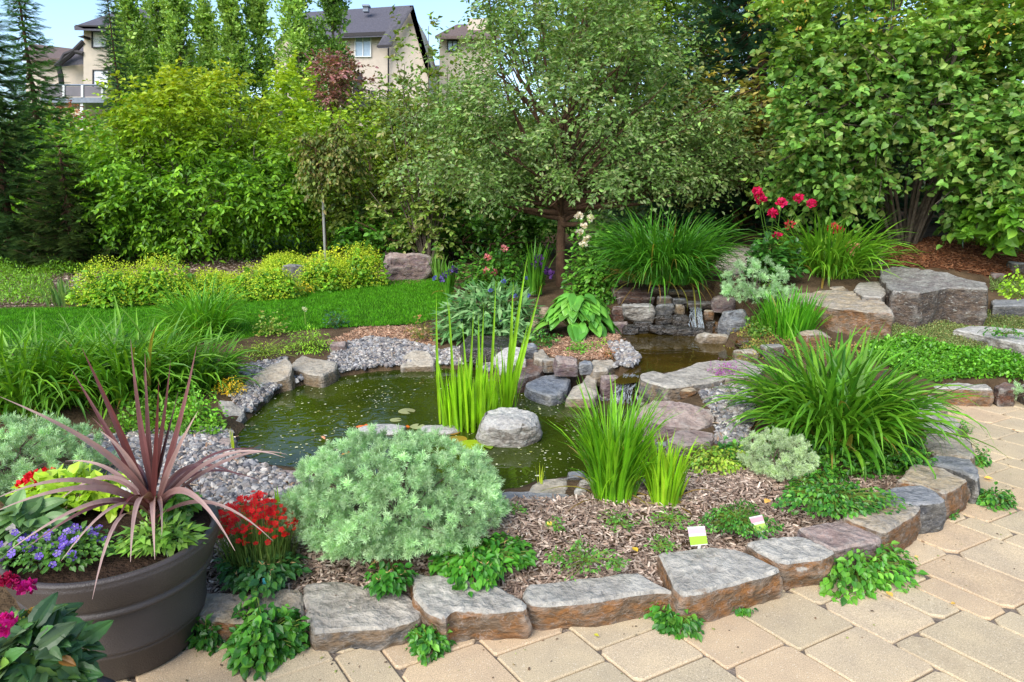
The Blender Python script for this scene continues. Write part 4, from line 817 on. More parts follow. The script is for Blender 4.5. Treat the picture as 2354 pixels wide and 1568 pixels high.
leafy((744,700,802,757), 260, .035, 'small blue green shrub on the lawn', [S(50,92,70), S(62,108,78), S(44,80,58)], name='small_shrub', group=None, tpl=(QD, QDT))
leafy((1215,752,1290,800), 160, .035, 'small bright leafy plant left below the hosta', V1, name='small_plant', group=None, zb=.22)
leafy((1290,778,1385,818), 260, .022, 'bright green cushion on the little gravel spit', [S(86,156,44), S(106,172,54)], name='cushion_plant', group=None, zb=.22, hmin=.05)
leafy((1370,770,1410,800), 80, .025, 'little yellow green shoots at the gravel spit', [S(140,176,60), S(120,160,50)], name='cushion_plant', group=None, zb=.23, hmin=.05)
leafy((1380,795,1420,825), 90, .02, 'reddish brown cushion at the gravel spit', [S(140,96,70), S(160,112,84)], name='cushion_plant', group=None, zb=.23, hmin=.03)
leafy((1628,824,1712,868), 700, .014, 'purple flowering thyme cushion on the flat grey stone', [S(178,98,176), S(196,120,190), S(150,90,150), S(120,120,70)], name='thyme', group=None, tpl=(QD, QDT), mat=PET, zb=.26, hmin=.04, stem=False)
leafy((930,715,1010,785), 200, .035, 'loose reddish green plant behind the gravel bank', [S(120,120,60), S(96,110,50), S(150,110,80)], name='small_plant', group=None, tpl=(QD, QDT), zb=.16)
leafy((2255,745,2354,778), 160, .028, 'bright green seedlings on mossy ground at right', V1, name='small_plant', group=None, zb=.36)
leafy((2296,600,2370,690), 200, .04, 'yellow green small plant at right frame edge above the slate boulder', G3, name='small_plant', group=None, zb=.6)
weeds = [(1370,1170,1470,1225,'grey green weedy plant under the iris clump'),(1480,1175,1600,1222,'leafy seedlings below the shorter iris'),(1400,1100,1440,1130,'tiny weed at the iris foot'),
 (1255,1180,1300,1225,'tiny weed in the bark near the flat slate'),(1310,1230,1350,1275,'tiny weed in the middle of the bark'),(1250,1255,1300,1300,'seedling in the bark above the long edging stone'),(1480,1240,1560,1275,'seedling in bark left of the left plant tag'),
 (1160,1155,1212,1185,'small green sprout at the right side of the big silvery mound'),(1265,1300,1440,1332,'low green fringe of seedlings on the top edge of the long edging stone'),(1390,1280,1440,1312,'seedling at the right end of the green fringe'),(1930,1150,2050,1100,'')]
for x0, y0, x1, y1, lb in weeds[:-1]: leafy((x0, y0, x1, y1), int((x1 - x0) * 1.3), .018, lb, [S(84,140,56), S(104,156,70), S(66,120,48)], name='seedling', group='seedlings in the bark', zb=.13, hmin=.035, tpl=(QD, QDT))

# creeping ground covers at right, nobody could count their leaves
def cover(poly, n, size, cols, label_name, tpl=(QD, QDT), zj=.03, mat=LM):
    m = MB(); ps = scatter(poly, n, .004); ps[:, 2] += rng.random(len(ps)) * zj * (1 + .8 * np.sin(ps[:, 0] * 7) * np.cos(ps[:, 1] * 6)); n = len(ps)
    m.inst(tpl[0], tpl[1], None, ps, frames(rnd(n) + [0, 0, .3], rnd(n) * .4 + [0, 0, 1]), size * rng.uniform(.6, 1.3, n), pal(n, cols, .2)); return tag(m.build(label_name, mat), kind='stuff')
cover(polyG([(2000,795),(2100,790),(2250,815),(2354,825),(2560,840),(2560,890),(2354,884),(2160,884),(2120,870),(2040,850),(1990,830)]), 13000, .03, [S(86,150,40), S(66,126,34), S(108,168,54)], 'ground_cover', (OV, OVT), .06, LMg)
cover(polyG([(1960,800),(2000,770),(2080,740),(2200,722),(2290,716),(2354,716),(2560,720),(2560,830),(2354,828),(2240,812),(2100,792),(2010,800)]), 60000, .014, [S(124,140,84), S(104,124,66), S(140,120,80), S(96,116,70), S(150,156,110)], 'creeping_thyme', (QD, QDT), .03, LMs)
cover(polyG([(2275,640),(2340,636),(2560,640),(2560,690),(2354,684),(2275,670)]), 9000, .016, [S(140,160,100), S(120,146,84)], 'creeping_thyme', (QD, QDT), .02, LMs)
cover(polyG([(-250,640),(60,600),(240,600),(240,625),(120,640),(120,700),(-250,712)]), 15000, .055, [S(92,150,44), S(116,174,54), S(80,124,44)], 'ground_cover', (NR, NRT), .12)
cover(polyG([(200,560),(900,560),(900,606),(560,604),(420,590),(200,606)]), 5000, .05, [S(66,112,40), S(86,134,50), S(52,90,36)], 'ground_cover', (OV, OVT), .1)
cover(polyG([(1300,690),(1420,670),(1400,760),(1320,770)]), 1500, .03, V1, 'ground_cover', (OV, OVT), .05)
cover(polyG([(2190,560),(2354,560),(2560,562),(2560,590),(2354,592),(2290,585)]), 2500, .03, [S(84,120,40), S(104,136,50)], 'ground_cover', (QD, QDT), .06)

cover(polyG([(1650,770),(1740,750),(1800,790),(1990,800),(1990,830),(1800,830),(1700,838),(1650,806)]), 2600, .02, [S(120,140,70), S(150,130,90), S(100,130,60)], 'ground_cover', (QD, QDT), .05)
cover(polyG([(300,940),(420,900),(520,990),(500,1010),(380,1010),(250,1010)]), 2200, .03, [S(96,150,50), S(76,130,44)], 'ground_cover', (OV, OVT), .06)
cover(polyG([(1690,690),(1800,655),(1790,770),(1735,785),(1700,740)]), 2200, .035, [S(84,132,60), S(110,150,80), S(66,110,48)], 'ground_cover', (OV, OVT), .08)
cover(polyG([(1740,1085),(1860,1105),(2120,1075),(2130,1010),(1990,985),(1760,1020)]), 3600, .028, V1, 'ground_cover', (OV, OVT), .07)
# ---- hosta
c, w, d, h = BB(1225, 668, 1425, 785, dr=.8, zb=.24); m = MB(); n = 150
for i in range(n):
    ph = rng.random() * 6.28; r = rng.uniform(.25, 1); dr_ = np.array([math.cos(ph), math.sin(ph), 0]); p = c + dr_ * [w / 2 * .72, d / 2 * .72, 0] * r + [0, 0, h * (1.0 - .75 * r * r) * rng.uniform(.8, 1)]
    m.tube([c, (c + p) / 2 + [0, 0, h * .2], p], .005, S(120,150,60), 4)
    m.inst(*BLW, None, p[None], frames((dr_ + [0, 0, -.25 - .4 * r] + rnd(1)[0] * .15)[None], (dr_ * .5 + [0, 0, 1] + rnd(1)[0] * .15)[None]), np.array([rng.uniform(.11, .18)]), pal(1, [S(86,148,60), S(70,128,50), S(110,168,70)], .08))
onemesh(m, 'hosta', 'hosta with broad ribbed leaves beside the small wooden posts', 'plant', c, LMg)

# ---- cornflower clump with narrow grey green leaves and blue flowers
def blob(m, c, r, col, n=26, tpl=(QD, QDT), flat=.8, sz=.5):
    dd = unit(rnd(n)); p = np.asarray(c) + dd * r * .5 * [1, 1, flat]; m.inst(tpl[0] * [1.5, 1, 1], tpl[1], None, p, frames(dd * .6 + rnd(n) * .5 + [0, 0, .4], dd), r * sz * rng.uniform(.8, 1.3, n) * (1.6 if n < 40 else 1.15), pal(n, col, .1))
def flowers(t, name, pts, r, col, mat=PET, n=26, base=None, sc=S(80,120,40), lab=None, flat=.8):
    for i, p in enumerate(pts):
        m = MB(); blob(m, p, r * rng.uniform(.85, 1.15), col, n, flat=flat)
        if base is not None: b = base + [rng.normal() * .03, rng.normal() * .03, 0]; m.tube([b, (b + p) / 2 + rnd(1)[0] * .01, p], .003, sc, 4)
        m.build(name, mat, t)
c, w, d, h = BB(1005, 642, 1250, 790, dr=.8, zb=.18); m = MB(); n = 1700; dd = unit(rnd(n)); dd[:, 2] = np.abs(dd[:, 2]); p = c + dd * (rng.random(n) ** .4)[:, None] * [w / 2, d / 2, h * .95]
LN = NR * [1.3, 1, 1]; m.inst(LN, NRT, None, p, frames(dd * [1, 1, .4] + rnd(n) * .4 + [0, 0, -.1], dd + [0, 0, .8]), rng.uniform(.09, .17, n), pal(n, [S(96,136,84), S(120,156,104), S(74,116,66), S(140,170,120)], .12))
t = thing('cornflower', 'grey green narrow leaved clump with small blue flowers behind the reeds', 'plant', c); m.build('leaves', LMs, t)
flowers(t, 'flower', [PY(x, y, c[1] - d * .35 + abs(x - 1127) / 900) for x, y in [(1000,640),(1185,680),(1215,680),(1190,750),(1060,735),(1128,668),(1158,648),(1150,742),(1208,640)]], .022, [S(86,96,170), S(120,126,190), S(70,76,140)])

# ---- flower bed behind: peonies, purple irises, white spires, green filler
BG = [S(58,112,36), S(76,134,44), S(44,92,32), S(96,150,56)]
leafy((1030,560,1250,668), 1700, .075, 'leafy peony foliage behind the cornflowers', BG, name='peony', group='peonies', zb=.3, dr=.7, droop=.1, extra=lambda t, c, w, d, h, p: flowers(t, 'flower', [PY(x, y, c[1] - d * .25) for x, y in [(1122,592),(1160,572),(1118,622),(1136,628)]], .05, [S(226,140,140), S(236,164,160), S(206,110,120)]))
leafy((1085,478,1275,610), 1500, .08, 'tall bushy perennial left of the tree trunk', BG, name='perennial', group='bushy perennials by the tree', zb=.34, dr=.7, droop=.1)
leafy((1305,500,1420,690), 1700, .07, 'light green bushy perennial right of the tree trunk', [S(86,142,50), S(108,162,64), S(66,118,42)], name='perennial', group='bushy perennials by the tree', zb=.38, dr=.8, droop=.1,
      extra=lambda t, c, w, d, h, p: flowers(t, 'flower', [PY(x, y, c[1] - d * .3) for x, y in [(1330,497),(1357,502),(1343,520),(1332,535),(1350,550),(1341,562)]], .045, [S(232,220,204), S(216,200,180), S(240,232,222)]))
t, cc = strapclump((1195,568,1262,680), 'purple irises just left of the tree trunk', G2, 60, .025, .2, .4, name='purple_iris', seg=4, zb=.3, group='purple irises',
   parts=lambda t, c, w, d, h: flowers(t, 'flower', [PY(x, y, c[1] - d * .2) for x, y in [(1232,606),(1246,612),(1238,596),(1256,622),(1262,630)]], .055, [S(84,48,110), S(110,70,140), S(64,40,96)]))
t, cc = strapclump((1010,610,1055,680), 'dark purple irises at the right end of the lawn', G2, 40, .022, .2, .4, name='purple_iris', seg=4, zb=.24, group='purple irises',
   parts=lambda t, c, w, d, h: flowers(t, 'flower', [PY(x, y, c[1] - d * .2) for x, y in [(1042,622),(1022,634),(1016,642),(1034,626)]], .05, [S(74,56,120), S(110,96,160), S(60,40,90)]))
t, cc = strapclump((985,590,1030,645), 'thin upright leaves right of the grey brown boulder', [S(96,146,70)], 50, .02, .2, .3, name='iris', seg=4, zb=.26)
# red peonies and red flowered daylily
RED = [S(196,16,78), S(172,10,56), S(216,44,104)]
leafy((1705,530,1830,640), 900, .08, 'dark leaved peony with crimson flowers behind the waterfall', [S(40,84,36), S(54,104,42), S(66,116,46)], name='peony', group='peonies', zb=.68, dr=.8, droop=.1,
      extra=lambda t, c, w, d, h, p: flowers(t, 'flower', n=60, pts=[PY(x, y, c[1]) for x, y in [(1741,443),(1749,458),(1776,490),(1796,466),(1836,455),(1866,468),(1786,542)]], r=.058, col=RED, base=c + [0, 0, h * .5]))
strapclump((1735,498,2065,655), 'daylily with a few red blooms between the boulders and the lilac', [S(84,142,40), S(66,122,34), S(108,160,54)], 520, .024, .6, 1.8, r0=.42, Lf=1.25, zb=.62, group=GD,
   parts=lambda t, c, w, d, h: (flowers(t, 'flower', [PY(x, y, c[1]) for x, y in [(1815,516),(1915,526),(1925,532)]], .06, [S(176,50,54), S(196,76,76)], base=c), flowers(t, 'seed_head', [PY(1957, 572, c[1] - .3)], .07, [S(206,160,120), S(186,140,100)])))

# ---- lady's mantle with lime yellow froth along the lawn
LMT = [S(96,152,50), S(76,132,46), S(116,170,58)]; YF = [S(186,206,50), S(160,190,46), S(204,212,70)]
def mantle(bb, label, n=1, yf=1., zb=.26):
    def ex(t, c, w, d, h, p):
        m = MB(); k = int(4200 * yf * w); dd = unit(rnd(k)); dd[:, 2] = np.abs(dd[:, 2]); q = c + dd * [w / 2 * 1.02, d / 2, h] * (rng.uniform(.84, 1.16, (k, 1)) + .22 * np.array([noise.noise(Vector(z * 3 + bb[0])) for z in dd])[:, None]) * [1, 1, 1.1]; m.inst(QD, QDT, None, q, frames(rnd(k) + [0, 0, .4], rnd(k)), rng.uniform(.012, .03, k), pal(k, YF, .12)); m.build('blossom', PET, t)
    return leafy(bb, int(1500 * (bb[2] - bb[0]) / 200), .07, label, LMT, name='lady_mantle', group='lady mantle mounds along the lawn', zb=zb, dr=.75, extra=ex, tpl=(HT, HTT), mat=LM)
mantle((180,612,330,705), 'lime flowered mound at the left end of the row along the lawn', zb=.22)
mantle((290,604,450,700), 'lime flowered mound second from left along the lawn', zb=.22)
mantle((425,630,560,690), 'low yellow flowering mound in the middle of the row along the lawn', yf=1.3, zb=.23)
mantle((530,618,690,690), 'lime flowered mound left of the rounded grey boulder', zb=.23)
mantle((600,590,720,640), 'yellow flowering mound behind the rounded grey boulder', yf=1.6, zb=.3)
mantle((690,592,810,668), 'lime flowered mound right of the rounded grey boulder', zb=.24)
mantle((780,574,885,660), 'lime flowered mound at the right end of the row, next to the grey brown boulder', zb=.24)
leafy((700,560,900,612), 500, .06, 'yellow leaved low shrub under the thin standard tree', YF, name='low_shrub', group=None, zb=.34, dr=.4)
leafy((675,645,725,676), 200, .025, 'yellow stonecrop spot at the lawn edge', [S(220,200,50), S(200,190,60)], name='stonecrop', group='stonecrop patches', zb=.22)
# white puff on a stem in the lawn border
m = MB(); b = PG(703, 752); p = PY(700, 712, b[1]); m.tube([b, p], .004, S(140,170,80), 4); blob(m, p, .03, [S(220,226,190)], 30); onemesh(m, 'seed_head', 'single pale round seed head on a thin stem at the lawn edge', 'flower', b, PET)

# ---- red pinks
c, w, d, h = BB(512, 1118, 692, 1335, dr=.7, zb=.1); t = thing('pinks', 'pinks with many small scarlet flowers left of the big silvery mound', 'plant', c); m = MB()
blades(m, 700, c, w * .42, h * .62, .006, .3, .3, [S(84,122,70), S(70,108,60), S(110,140,84)], 4, profile='thin', asp=.7); m.build('leaves', LM, t); m = MB(); n = 330
dd = np.column_stack([rng.uniform(-1, 1, n), rng.uniform(-1, 1, n)]); dd = dd[(dd ** 2).sum(1) < 1]; n = len(dd); q = c + np.column_stack([dd[:, 0] * w / 2, dd[:, 1] * d / 2, h * (.95 - .3 * (dd ** 2).sum(1)) * rng.uniform(.65, 1., n)])
FL = np.array([[0, 0, 0]] + [[math.cos(k * 1.2566 + o) * .5 * rr, .0 + .1 * (rr > .8), math.sin(k * 1.2566 + o) * .5 * rr] for k in range(5) for o, rr in ((-.5, .9), (0, 1), (.5, .9))]); FT = [[0, 1 + k * 3, 2 + k * 3] for k in range(5)] + [[0, 2 + k * 3, 3 + k * 3] for k in range(5)]
fr_, fs_, fc_ = frames(rnd(n) * .5 + [0, -.45, 1], rnd(n)), rng.uniform(.016, .026, n), pal(n, [S(206,22,26), S(186,14,30), S(222,40,36)], .08)
for i in np.argsort(q[:, 1])[:90]: m1 = MB(); m1.inst(FL, FT, None, q[i:i+1], fr_[i:i+1], fs_[i:i+1], fc_[i:i+1]); m1.build('flower', PET, t)
rest = np.argsort(q[:, 1])[90:]; m.inst(FL, FT, None, q[rest], fr_[rest], fs_[rest], fc_[rest]); tag(m.build('blossom', PET, t), kind='stuff'); m = MB()
for i in range(0, n, 3): m.tube([c + [(q[i][0] - c[0]) * .5, (q[i][1] - c[1]) * .5, 0], q[i]], .0012, S(96,130,70), 3)
m.build('stems', LM, t)
m = MB(); b = P(652, 1270, .11); blades(m, 9, b, .02, .3, .016, .1, .15, [S(104,156,40)], 5); onemesh(m, 'iris', 'few upright green blades growing through the red pinks', 'plant', b)

# ---- things floating and swimming in the pond
m = MB(); ps = []
px_, py_ = [], []
poly = np.array(POND)[:, :2]; xs = rng.uniform(poly[:, 0].min(), poly[:, 0].max(), 5200); ys = rng.uniform(poly[:, 1].min(), poly[:, 1].max(), 5200)
dens = np.array([noise.noise(Vector((a * 2.2, b * 2.2, 3))) for a, b in zip(xs, ys)]); k = inpoly(xs, ys, POND) & (rng.random(5200) < .42 + dens * .9); n = k.sum()
an = np.arange(7) / 7 * 2 * np.pi; FP = np.column_stack([np.cos(an) * .5, np.sin(an) * .5, np.zeros(7)]); FP = np.vstack([FP, FP * [.7, .7, 1] + [0, 0, -.1]]); FPT = [[0, i, i + 1] for i in range(1, 6)]
m.inst(FP, FPT, None, np.column_stack([xs[k], ys[k], np.full(n, WZ1 + .003)]), frames(rnd(n) * [1, 1, .04], rnd(n) * .05 + [0, 0, 1]), (.004 + .018 * rng.random((n, 1)) ** 2) * rng.uniform([.5, .5, .3], [1.1, 1.1, .3], (n, 3)), pal(n, [S(190,188,150), S(160,164,110), S(206,204,180), S(140,140,70)], .12))
tag(m.build('floating_petals', plain('petal_debris', None, .6, .3)), kind='stuff')
LP = np.array([[0, 0, 0]] + [[math.cos(a) * .5, math.sin(a) * .5, .01 * math.sin(a * 3)] for a in np.linspace(.25, 6.03, 16)]); LPT = [[0, i, i + 1] for i in range(1, 16)]
for i, (x, y, s, lb) in enumerate([(1085,1022,.17,'green lily pad left of the whitish boulder'),(1110,1026,.13,'lily pad touching the whitish boulder'),(1050,1010,.13,'reddish green lily pad in front of the reeds'),(1040,993,.1,'small brownish lily pad at the reed foot'),(1118,1005,.09,'small lily pad behind the others, right'),(960,980,.1,'pale lily pad left of the reeds'),(910,965,.08,'small pale leaf floating in mid pond'),(935,945,.12,'pale round leaf floating beyond mid pond')]):
    m = MB(); p = P(x, y, WZ1 + .004); m.inst(LP, LPT, None, p[None], frames(np.array([[math.sin(i), math.cos(i), 0.]]), np.array([[0, 0, 1.]])), np.array([s]), np.array([[S(146,176,40), S(120,158,34), S(150,130,50), S(140,110,40), S(130,160,40), S(160,170,130), S(150,160,120), S(150,156,120)][i]])); onemesh(m, 'lily_pad', lb, 'leaf', p, LMg, 'lily pads')
def fish(x, y, rz, s, lb, col):
    s *= .75; p = P(x, y, WZ1 - .08 * s); m = MB(); k = 9; t = np.linspace(0, 1, k); r = .16 * np.sin(np.pi * t ** .7) * (1 - t * .45) + .01; ax = np.stack([t - .5, .05 * np.sin(t * 5), 0 * t], 1)
    cs, sn = math.cos(rz), math.sin(rz); R = np.array([[cs, sn, 0], [-sn, cs, 0], [0, 0, 1]]); v = ax @ R * s; m.tube(p + v, r * s, col, 8)
    tl = np.array([[.48,.02,0],[.68,.16,.02],[.6,0,0],[.68,-.14,.02],[.48,.02,.06],[.6,0,.05]]) @ R * s + p; m.add(tl, [[0,1,2],[0,2,3],[0,4,2]], None, col); dn = np.array([[-.15,0,.1],[.05,0,.22],[.2,0,.1]]) @ R * s + p; m.add(dn, [[0,1,2]], None, col); return onemesh(m, 'goldfish', lb, 'fish', p, plain('fish_skin', None, .3, .5), 'goldfish in the pond')
fish(935, 985, .2, .15, 'orange goldfish left of the reeds in mid pond', S(206,110,40)); fish(745, 1010, -.9, .13, 'pale orange goldfish near the bright sky reflection', S(214,150,110)); fish(840, 985, .1, .2, 'long orange goldfish left of centre in the pond', S(210,104,40)); fish(968, 1000, 2.2, .11, 'small dark orange goldfish by the flat water stone', S(170,90,30))
fish(800, 1045, .5, .12, 'orange goldfish just behind the big silvery mound', S(206,120,40))

# ---- wooden posts, plant tags, dropped leaves
WD = plain('weathered_wood', S(150,132,112), .9, .2, .8, 50, .3, 22)
def post(x0, x1, y0, y1, Y, label):
    b = PY((x0 + x1) / 2, y1, Y); tp = PY((x0 + x1) / 2, y0, Y); r = (x1 - x0) / FPX * Y / 2; h = tp[2] - b[2]
    m = MB(); m.lathe([(0, -.05), (r, -.05), (r * 1.0, h * .3), (r * .97, h * .32), (r, h * .35), (r, h * .68), (r * .9, h * .71), (r * .9, h * .75), (r, h * .78), (r * .98, h * .96), (r * .85, h), (0, h * 1.01)], b, 20, S(150,132,112)); return onemesh(m, 'wooden_post', label, 'post', b, WD)
post(1237, 1263, 707, 768, 6.4, 'taller weathered wooden post stub beside the hosta'); post(1219, 1240, 724, 768, 6.3, 'shorter weathered wooden post stub beside the taller one')
def ptag(quad, z0, label, lo, up):
    b = P((quad[2][0] + quad[3][0]) / 2, (quad[2][1] + quad[3][1]) / 2, .135); pts = [PY(x, y, b[1] + (.012 if i < 2 else 0)) for i, (x, y) in enumerate(quad)]
    t = thing('plant_tag', label, 'plant tag', b, 'plant tags'); A, B_, C, D = pts; n = np.array([0, -.003, 0]); f = .42
    def pl(a, b2, c2, d2, col, nm, off):
        m = MB(); v = np.array([a, b2, c2, d2]) + [0, off, 0]; v = np.concatenate([v, v - n]); m.add(v, None, [[0,3,2,1],[4,5,6,7],[0,1,5,4],[1,2,6,5],[2,3,7,6],[3,0,4,7]], col); return m.build(nm, plain(nm + '_plastic', None, .45, .4, vary=.05), t)
    pl(A, B_, C, D, (.62, .6, .55), 'card', 0); L = lambda p, q, s: p * (1 - s) + q * s
    pl(L(A, D, .5), L(B_, C, .5), L(B_, C, .93), L(A, D, .93), lo, 'colour_panel', -.002); pl(L(A, D, .06), L(B_, C, .06), L(B_, C, .34), L(A, D, .34), up, 'picture_panel', -.002)
    m = MB(); m.box((C + D) / 2 + [0, 0, -.04], (.012, .002, .09), (.7, .7, .6)); m.build('spike', plain('white_plastic', (.6, .6, .55), .5), t)
ptag([(1580,1212),(1620,1210),(1627,1252),(1588,1256)], .13, 'white and green plant tag standing behind the big grey slab stone', S(150,196,60), S(206,170,180))
ptag([(1722,1190),(1752,1184),(1764,1220),(1738,1226)], .13, 'white and green plant tag further right, between leafy creepers', S(160,196,90), S(196,150,160))
m = MB(); b = P(614, 1342, .12); m.box(b + [0, 0, .01], (.03, .003, .03), S(90,190,200), .3); m.box(b + [0, 0, -.02], (.008, .003, .06), S(90,190,200), .3); onemesh(m, 'plant_tag', 'small turquoise plant tag among the bluish green violets', 'plant tag', b, plain('turquoise_plastic', S(90,190,200), .5))
for i, (x, y, z, s, lb, cc_) in enumerate([(1253,1205,.135,.045,'pale yellow fallen leaf on the bark below the flat slate',S(214,214,110)),(1466,1268,.135,.04,'yellow fallen leaf on the bark left of the big slab stone',S(206,190,80)),(1768,1148,.15,.05,'peach coloured fallen leaf near the small silvery cushion',S(216,180,110)),
  (2262,1098,.004,.045,'yellow fallen leaf on the pavers right of the slate stone',S(220,180,100)),(2052,1372,.004,.04,'pale fallen leaf on the pavers below the largest leafy clump',S(206,184,110)),(2110,1278,.004,.025,'tiny pale petal on the pavers right of the largest leafy clump',S(214,190,140)),(1365,1458,.004,.022,'tiny green sprout leaf on the paver below the long edging stone',S(150,160,70)),(2332,990,.004,.03,'small brown leaf on the far right pavers',S(130,96,60)),(2196,1386,.004,.022,'tiny leaf speck on the large paver',S(170,150,90))]):
    m = MB(); p = P(x, y, z + .01); m.inst(OV, OVT, None, p[None], frames(np.array([[math.cos(i * 2.), math.sin(i * 2.), .1]]), np.array([[0, -.2, 1.]])), np.array([s]), cc_[None]); onemesh(m, 'fallen_leaf', lb, 'leaf', p, LM, 'fallen leaves')

# ================================================================ the planter and what grows in it
PC = np.array([-1.374, 2.155, 0]); ZR = .42
pot = thing('planter', 'large round dark brown resin planter at the left front of the patio', 'planter', PC)
potm = plain('brown_resin', S(68,61,58), .45, .4, .25, 220, .2, 5)
m = MB(); prof = [(0, .0), (.225, .0), (.235, .012), (.252, .1), (.257, .104), (.259, .112), (.257, .118), (.262, .122), (.2635, .128), (.262, .134), (.276, .262), (.276, .28)]; m.lathe(prof, PC, 96); m.build('body', potm, pot, smooth=True)
m = MB(); m.lathe([(.276, .275), (.29, .272), (.298, .278), (.3, .286), (.296, .294), (.29, .298), (.298, .305), (.306, .318), (.318, .345), (.328, .375), (.332, .395), (.333, .403), (.329, .409), (.331, .414), (.330, .420), (.322, .425), (.312, .424), (.306, .418), (.302, .40), (.296, .30)], PC, 96); m.build('rim', potm, pot, smooth=True)
m = MB(); n_ = 40; rr = np.linspace(0, .3, 8); soilv = [[PC[0], PC[1], .395]]; q = []; tt = []
for i, r_ in enumerate(rr[1:]):
    for k in range(n_): a = k / n_ * 2 * np.pi; soilv.append([PC[0] + r_ * math.cos(a), PC[1] + r_ * math.sin(a), .392 + .012 * noise.noise(Vector((r_ * 20 * math.cos(a), r_ * 20 * math.sin(a), 0)))])
for k in range(n_): tt.append([0, 1 + k, 1 + (k + 1) % n_])
for i in range(6):
    for k in range(n_): a, b_ = 1 + i * n_ + k, 1 + i * n_ + (k + 1) % n_; q.append([a, a + n_, b_ + n_, b_])
m.add(soilv, tt, q, S(60,44,34)); m.build('potting_soil', plain('potting_soil', S(58,44,34), .95, .1, 1, 90, .4, 40), pot, smooth=True)
# spiky cordyline
cb = np.array([-1.235, 2.16, .40]); cy = thing('cordyline', 'burgundy spiky cordyline with arching leaves rising from the planter', 'plant', cb)
RC = S(84,40,38); RC2 = S(128,88,88); PKC = S(168,140,132); m = MB(); m.tube([cb, cb + [0, 0, .05], cb + [.003, 0, .13]], [.022, .02, .012], S(110,50,40), 10); m.build('stem', BARK, cy)
top = cb + [0, 0, .09]
L_ = [ # tip px, tip Y offset, control px, control Y offset, width, colour
 (300,780,.02,318,970,.0,.030,RC2),(333,812,.06,338,980,.03,.028,RC2),(392,828,.1,378,980,.05,.024,RC),(452,795,-.02,420,960,-.02,.03,RC2),(188,800,.05,265,960,.02,.034,RC),(165,850,.12,240,980,.06,.026,RC),(455,945,-.08,400,1040,-.05,.032,PKC),
 (230,990,-.05,300,1040,-.04,.03,PKC),(212,960,.1,290,1040,.05,.026,RC),(0,912,-.15,235,1010,-.08,.03,PKC),(-20,1150,-.25,180,1060,-.15,.028,PKC),(-15,1178,-.3,190,1085,-.2,.03,PKC),(120,1165,.12,240,1050,.06,.026,PKC),
 (15,1270,-.35,215,1120,-.2,.026,PKC),(60,1260,-.3,230,1130,-.18,.026,RC2),(140,1290,-.38,270,1110,-.2,.024,PKC),(212,1378,-.48,262,1130,-.26,.028,PKC),(300,1292,-.36,305,1110,-.22,.034,PKC),(356,1286,-.32,348,1120,-.2,.03,PKC),(372,1232,-.2,374,1120,-.15,.024,PKC),
 (540,1266,-.25,440,1080,-.15,.03,PKC),(628,1244,-.1,500,1120,-.05,.018,PKC),(660,1045,.1,560,1015,.05,.018,PKC),(655,1052,.0,520,1000,.0,.02,PKC),(612,1035,.25,470,1010,.12,.018,RC2),(608,1022,.2,430,1060,.1,.02,RC),(560,1098,.1,440,1030,.05,.026,RC2),(520,1075,.25,430,1050,.12,.026,PKC),
 (470,1180,.2,420,1060,.12,.022,RC2),(245,1075,.25,310,1030,.12,.022,RC),(150,1060,.2,250,1050,.1,.022,PKC),(610,1110,.3,450,1040,.15,.02,RC2),(260,1230,-.2,300,1100,-.12,.02,RC),(330,850,.15,345,1000,.08,.02,RC),(365,870,.0,360,1010,.0,.026,RC),(410,900,.12,380,1020,.05,.02,RC)]
m = MB()
for tx, ty, to, cx_, cy_, co, wd_, cc_ in L_:
    tip = PY(tx, ty, top[1] + to); ctl = PY(cx_, cy_, top[1] + co); b = top + rnd(1)[0] * [.008, .008, .02]
    c2 = b + (ctl - b) * .5 + [0, 0, .02]
    ribbon(m, [b, c2, ctl, tip], wd_ * .8, RC * rng.uniform(.85, 1.2), 14, .16, None, cc_ * rng.uniform(.9, 1.15))
m.build('leaves', leafmat('cordyline_leaf', .38, .15, .45, .2, (1, 1, 1)), cy)
# companions in the planter
def pbb(x, y, z, r, h): c = P(x, y, z); return c, r, h
def mound(name, label, c, rx, ry, h, n, size, cols, tpl=(OV, OVT), mat=LMg, extra=None, group=None, droop=.2, up=.9):
    m = MB(); dd = unit(rnd(n)); dd[:, 2] = np.abs(dd[:, 2]); p = c + dd * (rng.random(n) ** .4)[:, None] * [rx, ry, h]
    m.inst(tpl[0], tpl[1], None, p, frames(dd * [1, 1, .3] + rnd(n) * .45 + [0, 0, -droop], dd * .4 + [0, -.2, up] + rnd(n) * .3), size * rng.uniform(.6, 1.2, n), pal(n, cols, .14))
    t = thing(name, label, 'plant', c, group); m.build('leaves', mat, t)
    if extra: extra(t, c, p)
    return t
def star(t, c, p, r, cols, n, h, name='flower', yc=True, up=.02):
    k = p[(p[:, 2] > c[2] + h)]; k = k[rng.integers(0, len(k), n)]
    for q in k:
        m = MB(); q = q + [0, 0, up] + rnd(1)[0] * .006; m.inst(FL, FT, None, q[None], frames((rnd(1) * .4 + [0, -.6, .8]), rnd(1)), np.array([r * rng.uniform(.85, 1.15)]), pal(1, cols, .08)); blob(m, q + [0, -.003, .004], r * .12, [S(230,226,190)], 6); m.build(name, PET, t)
LIME = [S(150,186,50), S(126,168,46), S(168,200,70)]
mound('lobelia', 'lilac flowered trailing plant in the left front of the planter', P(130, 1268, .42), .2, .13, .06, 900, .024, [S(70,116,44), S(90,136,54), S(60,100,40)], extra=lambda t, c, p: star(t, c, p, .027, [S(124,96,196), S(104,76,176), S(150,124,208)], 60, .012, up=.012))
mound('petunia', 'lime leaved plant with a white flower at the back of the planter', P(190, 1150, .43), .22, .09, .11, 420, .06, LIME, extra=lambda t, c, p: [star(t, c, np.array([P(300, 1132, .5)] * 2), .075, [S(232,228,226)], 1, -.5)])
